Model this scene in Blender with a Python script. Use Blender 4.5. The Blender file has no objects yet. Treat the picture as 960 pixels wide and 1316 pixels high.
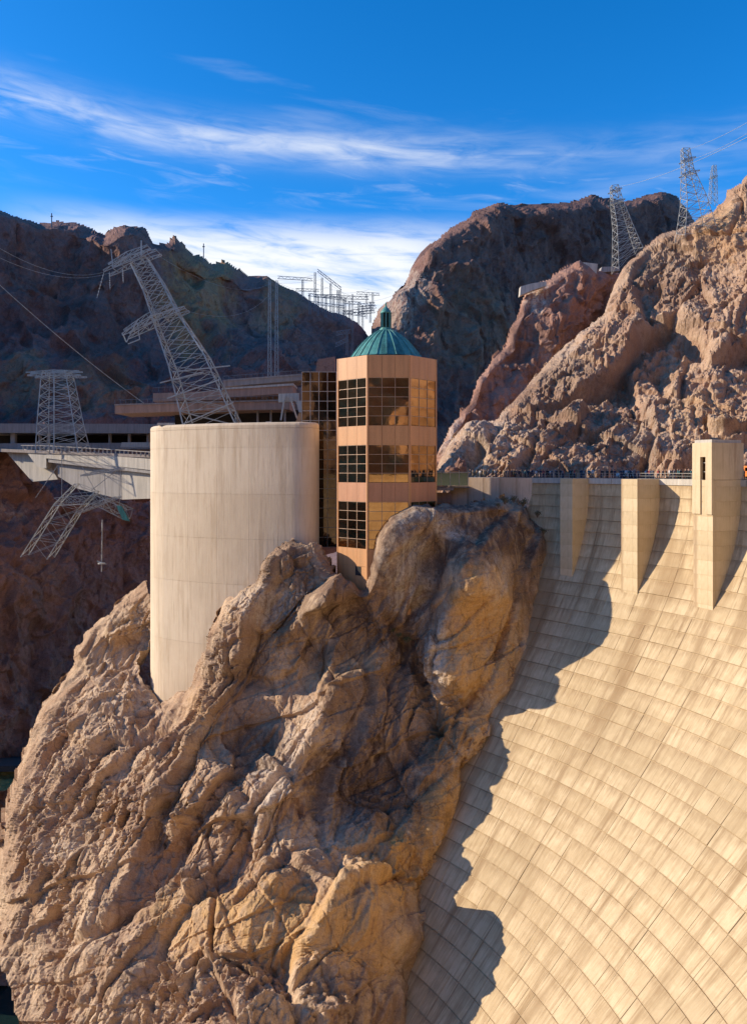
import bpy, bmesh, math, random
import numpy as np
from mathutils import Vector, Matrix
random.seed(7)
S = bpy.context.scene
COL = S.collection
R_ = math.radians

# ------------------------------------------------------------------ camera
FPX, HOR = 1000.0, 605.0            # focal length in photo pixels, horizon row
cam = bpy.data.cameras.new('camera'); co = bpy.data.objects.new('camera', cam); COL.objects.link(co)
S.camera = co
co.location = (0, 0, 0); co.rotation_euler = (R_(90), 0, 0)
cam.sensor_fit = 'AUTO'; cam.sensor_width = 36.0; cam.lens = 36.0*FPX/1316.0
cam.shift_y = (HOR-658.0)/1316.0
cam.clip_start = 0.5; cam.clip_end = 20000

# ------------------------------------------------------------------ light, sky, exposure
SUN_A, SUN_E = 86.0, 23.0           # degrees left of the view axis, elevation
sd = Vector((-math.cos(R_(SUN_E))*math.sin(R_(SUN_A)), math.cos(R_(SUN_E))*math.cos(R_(SUN_A)), math.sin(R_(SUN_E))))
sl = bpy.data.lights.new('sun', 'SUN'); sl.energy = 2.45; sl.angle = R_(0.5); sl.color = (1.0, 0.845, 0.65)
so = bpy.data.objects.new('sun', sl); COL.objects.link(so)
so.rotation_euler = sd.to_track_quat('Z', 'Y').to_euler()
S.view_settings.view_transform = 'Standard'; S.view_settings.look = 'None'
S.view_settings.exposure = 1.3; S.view_settings.gamma = 1.0

W = bpy.data.worlds.new('World'); S.world = W; W.use_nodes = True
nt = W.node_tree; nt.nodes.clear()
class NB:
    """small node-graph builder"""
    def __init__(s, tree): s.t = tree
    def n(s, typ, **kw):
        nd = s.t.nodes.new(typ)
        for k, v in kw.items(): setattr(nd, k, v)
        return nd
    def put(s, sock, v):
        if isinstance(v, (int, float)): sock.default_value = v
        elif isinstance(v, (tuple, list)): sock.default_value = tuple(v) + ((1,) if len(sock.default_value) == 4 and len(v) == 3 else ())
        else: s.t.links.new(v, sock)
    def m(s, op, a, b=0.0, c=0.0, clamp=False):
        nd = s.n('ShaderNodeMath', operation=op); nd.use_clamp = clamp
        s.put(nd.inputs[0], a); s.put(nd.inputs[1], b); s.put(nd.inputs[2], c); return nd.outputs[0]
    def mix(s, f, a, b, mode='MIX'):
        nd = s.n('ShaderNodeMix', data_type='RGBA', blend_type=mode); nd.clamp_factor = True
        s.put(nd.inputs[0], f); s.put(nd.inputs[6], a); s.put(nd.inputs[7], b); return nd.outputs[2]
    def ss(s, x, lo, hi):
        nd = s.n('ShaderNodeMapRange', interpolation_type='SMOOTHSTEP'); nd.clamp = True
        s.put(nd.inputs[0], x); s.put(nd.inputs[1], lo); s.put(nd.inputs[2], hi); return nd.outputs[0]
    def noise(s, vec, scale, detail=4, rough=0.55, dist=0.0):
        nd = s.n('ShaderNodeTexNoise'); s.put(nd.inputs['Vector'], vec); nd.inputs['Scale'].default_value = scale
        nd.inputs['Detail'].default_value = detail; nd.inputs['Roughness'].default_value = rough; nd.inputs['Distortion'].default_value = dist
        return nd.outputs['Fac']
    def mapping(s, vec, scale=(1, 1, 1), rot=(0, 0, 0), loc=(0, 0, 0)):
        nd = s.n('ShaderNodeMapping'); s.put(nd.inputs[0], vec); nd.inputs['Scale'].default_value = scale
        nd.inputs['Rotation'].default_value = rot; nd.inputs['Location'].default_value = loc; return nd.outputs[0]
    def comb(s, x, y, z):
        nd = s.n('ShaderNodeCombineXYZ'); s.put(nd.inputs[0], x); s.put(nd.inputs[1], y); s.put(nd.inputs[2], z); return nd.outputs[0]
b = NB(nt)
sky = b.n('ShaderNodeTexSky', sky_type='NISHITA'); sky.sun_disc = False
sky.sun_elevation = R_(SUN_E); sky.sun_rotation = R_(-SUN_A)
sky.altitude = 2500; sky.air_density = 1.0; sky.dust_density = 1.6; sky.ozone_density = 5.0
tc = b.n('ShaderNodeTexCoord'); dirv = tc.outputs['Generated']
sep = b.n('ShaderNodeSeparateXYZ'); b.put(sep.inputs[0], dirv)
az = b.m('MULTIPLY', b.m('ARCTAN2', sep.outputs[0], sep.outputs[1]), 57.2958)
el = b.m('MULTIPLY', b.m('ARCSINE', sep.outputs[2]), 57.2958)
# cirrus: thin feathered streak band and a low bank, both wind-combed
cv = b.comb(b.m('MULTIPLY', az, 0.032), b.m('MULTIPLY', b.m('ADD', el, b.m('MULTIPLY', az, 0.07)), 0.26), 0.3)
wisp = b.noise(cv, 2.0, 7, 0.55, 0.5)
wisp2 = b.noise(b.mapping(cv, (2.2, 1.5, 1), (0, 0, 0.22)), 3.0, 7, 0.6, 0.7)
big = b.noise(b.mapping(cv, (.8, .5, 1), (0, 0, 0), (3.1, 1.7, 0)), 1.6, 2)
line = b.m('ADD', el, b.m('MULTIPLY', az, 0.05))
wob = b.m('MULTIPLY', b.m('SUBTRACT', b.noise(b.comb(b.m('MULTIPLY', az, .045), 0, 2.0), 1.0, 3), .5), 2.4)
def band(c, w):
    d = b.m('DIVIDE', b.m('SUBTRACT', b.m('ADD', line, wob), c), w)
    return b.m('POWER', 2.718, b.m('MULTIPLY', b.m('MULTIPLY', d, d), -1.0))
feather = b.m('ADD', b.m('MULTIPLY', wisp, .6), b.m('MULTIPLY', wisp2, .5))
st = b.m('MULTIPLY', band(22.3, 1.15), b.ss(feather, .36, .78))
st2 = b.m('MULTIPLY', band(20.6, 2.2), b.m('MULTIPLY', b.ss(wisp2, .45, .8), .22))
bank_x = b.ss(b.m('ABSOLUTE', b.m('ADD', az, 8.0)), 20.0, 9.0)
bank = b.m('MULTIPLY', b.m('MULTIPLY', b.ss(b.m('ADD', el, b.m('MULTIPLY', wob, .6)), 18.6, 15.6), b.ss(feather, .28, .60)), bank_x)
thin = b.m('MULTIPLY', b.ss(b.m('MULTIPLY', wisp, big), .30, .5), .16)
cl = b.m('MAXIMUM', b.m('MAXIMUM', b.m('MULTIPLY', st, b.m('ADD', b.m('MULTIPLY', b.ss(az, 20.0, -2.0), .42), .22)), b.m('MULTIPLY', bank, .95)), b.m('MAXIMUM', st2, thin), clamp=True)
cl = b.m('MULTIPLY', cl, b.ss(el, -1, 4))
hs = b.n('ShaderNodeHueSaturation'); hs.inputs['Saturation'].default_value = 1.25; hs.inputs['Value'].default_value = 0.72
b.put(hs.inputs['Color'], sky.outputs[0])
cloudc = b.mix(0.5, (2.8, 2.85, 2.9), (2.8, 2.85, 2.9))
skyc = b.mix(cl, hs.outputs[0], cloudc)
bg = b.n('ShaderNodeBackground'); b.put(bg.inputs[0], skyc); bg.inputs[1].default_value = 0.15
ow = b.n('ShaderNodeOutputWorld'); nt.links.new(bg.outputs[0], ow.inputs[0])

# ------------------------------------------------------------------ helpers
def P(px, py, Y): return Vector(((px-480)/FPX*Y, Y, (HOR-py)/FPX*Y))
def tag(o, label=None, cat=None, group=None, kind=None):
    if label: o['label'] = label
    if cat: o['category'] = cat
    if group: o['group'] = group
    if kind: o['kind'] = kind
    return o
def link(name, me, mat=None, parent=None):
    o = bpy.data.objects.new(name, me); COL.objects.link(o)
    if mat is not None and me is not None and len(me.materials) == 0:
        for m_ in (mat if isinstance(mat, (list, tuple)) else [mat]): me.materials.append(m_)
    if parent is not None: o.parent = parent
    return o
def thing(name, loc, label, cat, group=None):
    o = bpy.data.objects.new(name, None); COL.objects.link(o); o.location = loc; o.empty_display_size = .5
    return tag(o, label, cat, group)
def rel(parent, me):
    """meshes are written in world metres; shift them into their thing's space"""
    p = parent
    off = Vector((0, 0, 0))
    while p is not None: off += p.location; p = p.parent
    me.transform(Matrix.Translation(-off))
class MB:
    def __init__(s): s.v = []; s.f = []; s.mi = []
    def add(s, vs, fs, mi=0):
        o = len(s.v); s.v += [tuple(v) for v in vs]; s.f += [tuple(i+o for i in f) for f in fs]; s.mi += [mi]*len(fs)
    def hexa(s, c, mi=0):           # 8 corners: bottom 4 ccw, top 4 ccw
        s.add(c, [(3, 2, 1, 0), (4, 5, 6, 7), (0, 1, 5, 4), (1, 2, 6, 5), (2, 3, 7, 6), (3, 0, 4, 7)], mi)
    def box(s, a, bb, mi=0):
        x0, y0, z0 = a; x1, y1, z1 = bb
        s.hexa([(x0, y0, z0), (x1, y0, z0), (x1, y1, z0), (x0, y1, z0), (x0, y0, z1), (x1, y0, z1), (x1, y1, z1), (x0, y1, z1)], mi)
    def obox(s, o, ex, ey, ez, mi=0):
        o = Vector(o); c = [o, o+ex, o+ex+ey, o+ey]; s.hexa(c+[q+ez for q in c], mi)
    def bar(s, p, q, w, mi=0, n=4):
        p = Vector(p); q = Vector(q); d = q-p
        if d.length < 1e-6: return
        d.normalize(); u = d.cross(Vector((0, 0, 1)) if abs(d.z) < .9 else Vector((1, 0, 0))).normalized(); v = d.cross(u)
        r = w*.5*(1.414 if n == 4 else 1); vs = []
        for c in (p, q):
            for k in range(n):
                a = 2*math.pi*(k+.5)/n; vs.append(c+u*(r*math.cos(a))+v*(r*math.sin(a)))
        fs = [(k, (k+1) % n, n+(k+1) % n, n+k) for k in range(n)]+[tuple(range(n-1, -1, -1)), tuple(range(n, 2*n))]
        s.add(vs, fs, mi)
    def lathe(s, c, prof, n=24, mi=0, a0=0.0):
        c = Vector(c); vs = []; fs = []
        for r, z in prof:
            for k in range(n):
                a = a0+2*math.pi*k/n; vs.append((c.x+r*math.cos(a), c.y+r*math.sin(a), c.z+z))
        for i in range(len(prof)-1):
            for k in range(n): fs.append((i*n+k, i*n+(k+1) % n, (i+1)*n+(k+1) % n, (i+1)*n+k))
        fs.append(tuple(range(n-1, -1, -1))); m = (len(prof)-1)*n; fs.append(tuple(range(m, m+n)))
        s.add(vs, fs, mi)
    def prism(s, poly, off, mi=0):  # planar polygon of 3-D points swept by off
        n = len(poly); a = [Vector(p) for p in poly]; off = Vector(off)
        s.add(a+[p+off for p in a], [tuple(range(n)), tuple(range(2*n-1, n-1, -1))]+[((i+1) % n, i, n+i, n+(i+1) % n) for i in range(n)], mi)
    def build(s, name, mat, parent=None, smooth=False, recalc=True):
        me = bpy.data.meshes.new(name); me.from_pydata(s.v, [], s.f); me.update()
        for m_ in (mat if isinstance(mat, (list, tuple)) else [mat]): me.materials.append(m_)
        if any(s.mi): me.polygons.foreach_set('material_index', s.mi)
        if recalc:
            bm = bmesh.new(); bm.from_mesh(me); bmesh.ops.recalc_face_normals(bm, faces=bm.faces); bm.to_mesh(me); bm.free()
        if smooth: me.polygons.foreach_set('use_smooth', [True]*len(me.polygons))
        if parent is not None: rel(parent, me)
        return link(name, me, None, parent)

# ------------------------------------------------------------------ materials
def newmat(name):
    m = bpy.data.materials.new(name); m.use_nodes = True; m.node_tree.nodes.clear()
    bb = NB(m.node_tree); pr = bb.n('ShaderNodeBsdfPrincipled'); out = bb.n('ShaderNodeOutputMaterial')
    m.node_tree.links.new(pr.outputs[0], out.inputs[0]); return m, bb, pr
def plain(name, c, rough=.6, metal=0.0, var=.18, scale=1.5, bump=0.0, streak=False, spec=None):
    m, bb, pr = newmat(name)
    v = bb.n('ShaderNodeTexCoord').outputs['Object']
    vv = bb.mapping(v, (1, 1, .08)) if streak else v
    n1 = bb.noise(vv, scale, 6, .6); n2 = bb.noise(v, scale*7, 4, .6)
    f = bb.m('ADD', bb.m('MULTIPLY', n1, .65), bb.m('MULTIPLY', n2, .35))
    dark = tuple(x*(1-var*1.6) for x in c); lite = tuple(min(1, x*(1+var)) for x in c)
    bb.put(pr.inputs['Base Color'], bb.mix(bb.ss(f, .3, .7), dark, lite))
    pr.inputs['Roughness'].default_value = rough; pr.inputs['Metallic'].default_value = metal
    if spec is not None: pr.inputs['Specular IOR Level'].default_value = spec
    if bump:
        bp = bb.n('ShaderNodeBump'); bp.inputs['Strength'].default_value = .6; bp.inputs['Distance'].default_value = bump
        bb.put(bp.inputs['Height'], f); m.node_tree.links.new(bp.outputs[0], pr.inputs['Normal'])
    return m
def rock_mat(name, cols, sc=1.0, bump=.35, ochre=(.60, .345, .12), varnish_shade=(.12, .075, .056), pale=(.68, .58, .46), streak=.5):
    m, bb, pr = newmat(name)
    v = bb.n('ShaderNodeTexCoord').outputs['Object']
    n1 = bb.noise(v, .07*sc, 6, .6, .6); n2 = bb.noise(bb.mapping(v, (1, 1, .35), (.3, .2, 0)), .33*sc, 8, .68, .5)
    n3 = bb.noise(v, 1.9*sc, 8, .7)
    nst = bb.noise(bb.mapping(v, (1, 1, .07)), .75*sc, 6, .62, .2)
    c = bb.mix(bb.ss(n1, .42, .58), cols[0], cols[1]); n1b = bb.noise(v, .16*sc, 5, .6, .4); c = bb.mix(bb.ss(n2, .42, .68), c, cols[2]); c = bb.mix(bb.m('MULTIPLY', bb.ss(n1b, .55, .68), .55), c, tuple(x*.5 for x in cols[0])); c = bb.mix(bb.m('MULTIPLY', bb.ss(n1b, .44, .33), .4), c, tuple(min(.75, x*1.25) for x in cols[1]))
    at = lambda nm: bb.n('ShaderNodeAttribute', attribute_name=nm).outputs['Fac']
    oc, va, pa = at('ochre'), at('varnish_shade'), at('pale')
    ocm = bb.m('MULTIPLY', oc, bb.ss(bb.m('ADD', bb.m('MULTIPLY', nst, .6), bb.m('MULTIPLY', n2, .5)), .32, .62))
    c = bb.mix(ocm, c, ochre)
    vam = bb.m('MULTIPLY', va, bb.ss(bb.m('ADD', bb.m('MULTIPLY', nst, .55), bb.m('MULTIPLY', n2, .5)), .30, .60))
    c = bb.mix(vam, c, varnish_shade)
    pam = bb.m('MULTIPLY', pa, bb.ss(bb.m('ADD', bb.m('MULTIPLY', nst, .7), bb.m('MULTIPLY', n3, .35)), .42, .62))
    c = bb.mix(pam, c, pale)
    c = bb.mix(bb.m('MULTIPLY', bb.ss(nst, .56, .75), streak), c, varnish_shade)
    c = bb.mix(bb.m('MULTIPLY', bb.ss(n3, .55, .8), .35), c, tuple(min(1, x*1.5) for x in cols[1]))
    c = bb.mix(bb.m('MULTIPLY', bb.ss(n3, .50, .28), .55), c, tuple(x*.5 for x in cols[0]))
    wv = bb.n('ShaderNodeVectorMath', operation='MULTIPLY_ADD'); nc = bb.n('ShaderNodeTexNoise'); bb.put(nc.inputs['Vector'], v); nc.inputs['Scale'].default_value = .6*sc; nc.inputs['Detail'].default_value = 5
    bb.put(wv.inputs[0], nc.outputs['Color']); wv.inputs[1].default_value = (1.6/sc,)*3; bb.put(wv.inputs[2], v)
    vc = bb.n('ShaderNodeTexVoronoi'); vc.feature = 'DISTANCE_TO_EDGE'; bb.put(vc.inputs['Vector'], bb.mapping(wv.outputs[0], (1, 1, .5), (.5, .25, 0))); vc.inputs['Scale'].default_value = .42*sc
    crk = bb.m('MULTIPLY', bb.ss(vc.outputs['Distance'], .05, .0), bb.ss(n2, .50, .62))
    c = bb.mix(bb.m('MULTIPLY', crk, .38), c, tuple(x*.28 for x in cols[0]))  # cracks also darkened in the colour, as shaded crevices
    n4 = bb.noise(v, 5.5*sc, 5, .75)
    c = bb.mix(bb.m('MULTIPLY', bb.ss(n4, .52, .70), .36), c, tuple(min(1, x*1.45) for x in cols[1]))
    c = bb.mix(bb.m('MULTIPLY', bb.ss(n4, .50, .30), .55), c, tuple(x*.42 for x in cols[0]))
    bb.put(pr.inputs['Base Color'], c); pr.inputs['Roughness'].default_value = .92; pr.inputs['Specular IOR Level'].default_value = .18
    vo = bb.n('ShaderNodeTexVoronoi'); vo.feature = 'F1'; bb.put(vo.inputs['Vector'], bb.mapping(v, (1, 1, .6), (.4, .3, 0))); vo.inputs['Scale'].default_value = 1.1*sc
    h = bb.m('SUBTRACT', bb.m('ADD', bb.m('MULTIPLY', bb.noise(v, .9*sc, 10, .75), 1.3), bb.m('MULTIPLY', vo.outputs['Distance'], .4)), bb.m('MULTIPLY', crk, .5))
    bp = bb.n('ShaderNodeBump'); bp.inputs['Strength'].default_value = .9; bp.inputs['Distance'].default_value = bump/sc*.8
    bb.put(bp.inputs['Height'], h); m.node_tree.links.new(bp.outputs[0], pr.inputs['Normal'])
    return m
def concrete_uv(name, c0, c1, dark, tw=.28, wash=0.0):
    """board-marked concrete; streaks follow the UV's second axis (down the face)"""
    m, bb, pr = newmat(name)
    uv = bb.n('ShaderNodeUVMap', uv_map='UVMap').outputs[0]
    tint = bb.n('ShaderNodeAttribute', attribute_name='tint').outputs['Fac']
    st1 = bb.noise(bb.mapping(uv, (1.6, .09, 1)), 1.0, 8, .7); st2 = bb.noise(bb.mapping(uv, (.35, .03, 1), (0, 0, 0), (7, 3, 0)), 1.0, 4, .6)
    st3 = bb.noise(bb.mapping(uv, (4.5, .30, 1), (0, 0, 0), (3, 9, 0)), 1.0, 4, .6)
    blot = bb.noise(uv, .45, 7, .65, .4); big = bb.noise(uv, .05, 3, .5)
    f = bb.m('ADD', bb.m('MULTIPLY', tint, tw), bb.m('MULTIPLY', blot, 1-tw))
    c = bb.mix(bb.ss(f, .25, .75), c0, c1)
    c = bb.mix(bb.m('MULTIPLY', bb.ss(st1, .47, .70), .75), c, dark)
    c = bb.mix(bb.m('MULTIPLY', bb.ss(st2, .50, .68), .7), c, dark)
    c = bb.mix(bb.m('MULTIPLY', bb.ss(st3, .5, .75), .35), c, tuple(min(.8, x*1.25) for x in c1))
    c = bb.mix(bb.m('MULTIPLY', bb.ss(big, .45, .65), .4), c, tuple(x*.8 for x in c0))
    if wash:                            # streaky brown wash below each pour joint, dark lines along the joints
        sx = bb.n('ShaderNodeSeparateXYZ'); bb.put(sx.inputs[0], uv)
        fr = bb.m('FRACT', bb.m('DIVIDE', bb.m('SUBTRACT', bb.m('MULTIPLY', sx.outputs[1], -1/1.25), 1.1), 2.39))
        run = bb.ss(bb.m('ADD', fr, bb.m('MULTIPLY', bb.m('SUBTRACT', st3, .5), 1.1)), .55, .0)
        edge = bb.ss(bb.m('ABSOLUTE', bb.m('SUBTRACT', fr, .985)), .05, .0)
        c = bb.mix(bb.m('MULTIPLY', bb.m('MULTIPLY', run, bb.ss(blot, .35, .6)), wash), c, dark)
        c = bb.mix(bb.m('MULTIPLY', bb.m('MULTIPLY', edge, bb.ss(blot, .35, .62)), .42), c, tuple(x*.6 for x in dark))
        cf = bb.m('FRACT', bb.m('DIVIDE', bb.m('SUBTRACT', bb.m('DIVIDE', sx.outputs[0], 95.0), -0.13963), 0.053233))
        ce = bb.ss(bb.m('ABSOLUTE', bb.m('SUBTRACT', cf, .5)), .47, .5)
        c = bb.mix(bb.m('MULTIPLY', bb.m('MULTIPLY', ce, bb.ss(bb.noise(bb.mapping(uv, (.22, .05, 1), (0, 0, 0), (1, 8, 0)), 1.0, 2), .50, .60)), .6), c, tuple(x*.55 for x in dark))
        lm = bb.noise(bb.mapping(uv, (.11, .02, 1), (0, 0, 0), (5, 2, 0)), 1.0, 3, .5)
        c = bb.mix(bb.m('MULTIPLY', bb.ss(lm, .62, .68), .55), c, dark)
    bb.put(pr.inputs['Base Color'], c); pr.inputs['Roughness'].default_value = .85; pr.inputs['Specular IOR Level'].default_value = .25
    bp = bb.n('ShaderNodeBump'); bp.inputs['Strength'].default_value = .35; bp.inputs['Distance'].default_value = .12
    bb.put(bp.inputs['Height'], bb.m('ADD', st1, blot)); m.node_tree.links.new(bp.outputs[0], pr.inputs['Normal'])
    return m
def glass_mat(name, c, rough=.03, wav=.004):
    m, bb, pr = newmat(name)
    v = bb.n('ShaderNodeTexCoord').outputs['Object']
    bb.put(pr.inputs['Base Color'], c); pr.inputs['Metallic'].default_value = 1.0; pr.inputs['Roughness'].default_value = rough
    bp = bb.n('ShaderNodeBump'); bp.inputs['Strength'].default_value = .5; bp.inputs['Distance'].default_value = wav
    bb.put(bp.inputs['Height'], bb.noise(v, .9, 2)); m.node_tree.links.new(bp.outputs[0], pr.inputs['Normal'])
    return m

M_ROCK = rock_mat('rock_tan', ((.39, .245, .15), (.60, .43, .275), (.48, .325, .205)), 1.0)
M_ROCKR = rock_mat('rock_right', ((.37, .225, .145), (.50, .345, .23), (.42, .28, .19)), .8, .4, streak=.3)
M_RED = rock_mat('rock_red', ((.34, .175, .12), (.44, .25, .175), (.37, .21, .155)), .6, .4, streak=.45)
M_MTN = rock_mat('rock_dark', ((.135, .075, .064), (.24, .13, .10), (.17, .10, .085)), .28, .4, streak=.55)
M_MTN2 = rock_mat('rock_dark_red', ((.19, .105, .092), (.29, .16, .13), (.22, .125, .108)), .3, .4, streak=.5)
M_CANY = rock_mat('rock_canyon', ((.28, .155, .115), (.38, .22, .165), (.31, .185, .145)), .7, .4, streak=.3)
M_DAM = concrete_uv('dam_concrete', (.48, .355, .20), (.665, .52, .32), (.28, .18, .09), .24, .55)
M_PIER = concrete_uv('pier_concrete', (.54, .42, .25), (.65, .52, .335), (.37, .25, .145))
M_CYL = concrete_uv('cylinder_concrete', (.66, .52, .36), (.74, .605, .44), (.52, .385, .25), .55)
M_JOINT = plain('joint_concrete', (.26, .20, .13), .95)
M_CONC = plain('pale_concrete', (.52, .47, .39), .85, streak=True, bump=.03)
M_CONCG = plain('grey_concrete', (.36, .33, .30), .9, streak=True, bump=.03)
M_BROWN = plain('brown_slab', (.40, .25, .18), .85, streak=True, bump=.03)
M_BROWN2 = plain('grey_brown_slab', (.30, .25, .22), .85, streak=True, bump=.03)
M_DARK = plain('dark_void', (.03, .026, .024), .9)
M_STONE = plain('orange_stone', (.60, .30, .125), .5, var=.12, scale=.8, streak=True)
M_STONE2 = plain('rose_stone', (.50, .235, .12), .5, var=.12, scale=.8, streak=True)
M_MULL = plain('mullion_metal', (.40, .27, .18), .5, .3)
M_MULLG = plain('grey_mullion', (.42, .40, .36), .5, .3)
M_GLASS = glass_mat('bronze_glass', (.46, .30, .16))
M_GLASSK = glass_mat('dark_glass', (.13, .10, .075))
M_TEAL = glass_mat('teal_glass', (.11, .155, .17), .15)
M_COPPER = plain('copper_green', (.075, .27, .235), .55, .15, var=.35, scale=.7, streak=True)
M_WALL = concrete_uv('wall_concrete', (.60, .45, .32), (.70, .54, .40), (.42, .29, .19))
M_COPL = plain('copper_pale', (.14, .36, .31), .55, .1, var=.3, scale=.7)
M_GRASS = plain('dry_grass', (.30, .27, .09), .95, var=.3, scale=.8, bump=.2)
M_STEEL = plain('pylon_steel', (.44, .43, .38), .55, .35, var=.2, scale=.6)
M_STEELD = plain('dark_steel', (.20, .20, .20), .55, .35)
M_INS = plain('insulator_glass', (.50, .50, .44), .3)
M_ASPH = plain('asphalt', (.055, .055, .055), .9)

# ------------------------------------------------------------------ numpy noise
_rng = np.random.default_rng(11)
_G = _rng.normal(size=(256, 3)).astype(np.float32); _G /= np.linalg.norm(_G, axis=1, keepdims=True)
_LUT = _rng.random((4096, 8)).astype(np.float32)
def _h(ix, iy, iz, seed):
    h = (ix.astype(np.uint32)*np.uint32(374761393)) ^ (iy.astype(np.uint32)*np.uint32(668265263)) ^ (iz.astype(np.uint32)*np.uint32(2147483647)) ^ np.uint32((seed*2654435761) & 0xffffffff)
    h = (h ^ (h >> np.uint32(13)))*np.uint32(1274126177); return h ^ (h >> np.uint32(16))
def perlin(p, seed=0):
    p = p.astype(np.float32); i = np.floor(p).astype(np.int32); f = p-i; u = f*f*f*(f*(f*6-15)+10)
    out = np.zeros(len(p), np.float32)
    for dx in (0, 1):
        wx = u[:, 0] if dx else 1-u[:, 0]
        for dy in (0, 1):
            wy = u[:, 1] if dy else 1-u[:, 1]
            for dz in (0, 1):
                wz = u[:, 2] if dz else 1-u[:, 2]
                g = _G[_h(i[:, 0]+dx, i[:, 1]+dy, i[:, 2]+dz, seed) & np.uint32(255)]
                out += wx*wy*wz*(g[:, 0]*(f[:, 0]-dx)+g[:, 1]*(f[:, 1]-dy)+g[:, 2]*(f[:, 2]-dz))
    return out*1.6
def fbm(p, o=4, seed=0, gain=.5):
    r = np.zeros(len(p), np.float32); a = 1.0
    for k in range(o): r += a*perlin(p*(2.03**k)+k*7.3, seed+k); a *= gain
    return r
def ridged(p, o=4, seed=0, gain=.5):
    r = np.zeros(len(p), np.float32); a = 1.0; w = 1.0
    for k in range(o):
        s_ = 1-np.abs(perlin(p*(2.07**k)+k*5.1, seed+k))*1.4; s_ = np.clip(s_, -.3, 1)**2 if False else s_*np.abs(s_)
        r += a*s_*w; w = np.clip(s_, 0, 1)*.7+.3; a *= gain
    return r-.9
def cells(p, seed=0):
    p = p.astype(np.float32); i = np.floor(p).astype(np.int32)
    f1 = np.full(len(p), 9., np.float32); f2 = f1.copy(); hid = np.zeros(len(p), np.uint32); dv = np.zeros((len(p), 3), np.float32)
    for dx in (-1, 0, 1):
        for dy in (-1, 0, 1):
            for dz in (-1, 0, 1):
                cx, cy, cz = i[:, 0]+dx, i[:, 1]+dy, i[:, 2]+dz
                h = _h(cx, cy, cz, seed) & np.uint32(4095); j = _LUT[h]
                d0 = p[:, 0]-cx-j[:, 0]; d1 = p[:, 1]-cy-j[:, 1]; d2 = p[:, 2]-cz-j[:, 2]
                d = d0*d0+d1*d1+d2*d2
                nb = d < f1; f2 = np.where(nb, f1, np.minimum(f2, d)); f1 = np.where(nb, d, f1)
                hid = np.where(nb, h, hid); dv[nb, 0] = d0[nb]; dv[nb, 1] = d1[nb]; dv[nb, 2] = d2[nb]
    return np.sqrt(f1), np.sqrt(f2), dv, _LUT[hid]
def facet(p, seed, slope=1.3, crack=.2, sharp=16.0):
    """angular chunks: every cell has its own height and tilt; narrow steep steps and cracks between cells"""
    p = p.astype(np.float32); i = np.floor(p).astype(np.int32)
    num = np.zeros(len(p), np.float32); den = num.copy(); f1 = np.full(len(p), 9., np.float32); f2 = f1.copy()
    for dx in (-1, 0, 1):
        for dy in (-1, 0, 1):
            for dz in (-1, 0, 1):
                cx, cy, cz = i[:, 0]+dx, i[:, 1]+dy, i[:, 2]+dz
                r = _LUT[_h(cx, cy, cz, seed) & np.uint32(4095)]
                d0 = p[:, 0]-cx-r[:, 0]; d1 = p[:, 1]-cy-r[:, 1]; d2 = p[:, 2]-cz-r[:, 2]; d = d0*d0+d1*d1+d2*d2
                w = np.exp(-sharp*d)+1e-12
                g = (r[:, 6]-.5)*1.2+2*slope*((r[:, 3]-.5)*d0+(r[:, 4]-.5)*d1+(r[:, 5]-.5)*d2)
                num += w*g; den += w
                f2 = np.minimum(f2, np.maximum(d, f1)); f1 = np.minimum(f1, d)
    return num/den-crack*np.exp(-((np.sqrt(f2)-np.sqrt(f1))/.07)**2)

def joints(p, n, s, seed, w=.12):
    """parallel fracture planes: every slab between two joints is set back by its own amount"""
    n = np.array(n, np.float32); n /= np.linalg.norm(n)
    u = (p@n)/s+.3*perlin(p/(s*3.2), seed)+.06*perlin(p/(s*.9), seed+5); i = np.floor(u); f = (u-i).astype(np.float32); i = i.astype(np.int32)
    z = np.zeros_like(i); r0 = _LUT[_h(i, z, z, seed) & np.uint32(4095)][:, 0]; r1 = _LUT[_h(i+1, z, z, seed) & np.uint32(4095)][:, 0]
    t = np.clip((f-(1-w))/w, 0, 1); return r0*(1-t)+r1*t-.5-.18*np.exp(-((f-1+w*.5)/(w*.5))**2)

# ------------------------------------------------------------------ rock sheets
def in_poly(px, py, poly):
    r = np.zeros(px.shape, bool); n = len(poly)
    for k in range(n):
        x0, y0 = poly[k]; x1, y1 = poly[(k+1) % n]
        if y0 == y1: continue
        c = ((y0 > py) != (y1 > py)) & (px < (x1-x0)*(py-y0)/(y1-y0)+x0); r ^= c
    return r
def seg_dist(px, py, line):
    d = np.full(px.shape, 1e9)
    for (x0, y0), (x1, y1) in zip(line[:-1], line[1:]):
        vx, vy = x1-x0, y1-y0; t = np.clip(((px-x0)*vx+(py-y0)*vy)/(vx*vx+vy*vy+1e-9), 0, 1)
        d = np.minimum(d, np.hypot(px-x0-t*vx, py-y0-t*vy))
    return d
def tps(ctrl):
    c = np.array(ctrl, float); x = c[:, :2]/100.; n = len(c)
    r = np.linalg.norm(x[:, None]-x[None], axis=2); K = np.where(r > 0, r*r*np.log(r+1e-12), 0)+np.eye(n)*.02
    A = np.zeros((n+3, n+3)); A[:n, :n] = K; A[:n, n] = 1; A[:n, n+1:] = x; A[n, :n] = 1; A[n+1:, :n] = x.T
    w = np.linalg.solve(A, np.r_[c[:, 2], 0, 0, 0])
    def ev(px, py):
        q = np.stack([px, py], -1)/100.; out = w[n]+q[..., 0]*w[n+1]+q[..., 1]*w[n+2]
        for k in range(n):
            r2 = (q[..., 0]-x[k, 0])**2+(q[..., 1]-x[k, 1])**2; out = out+w[k]*.5*r2*np.log(r2+1e-12)
        return out
    return ev
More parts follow.
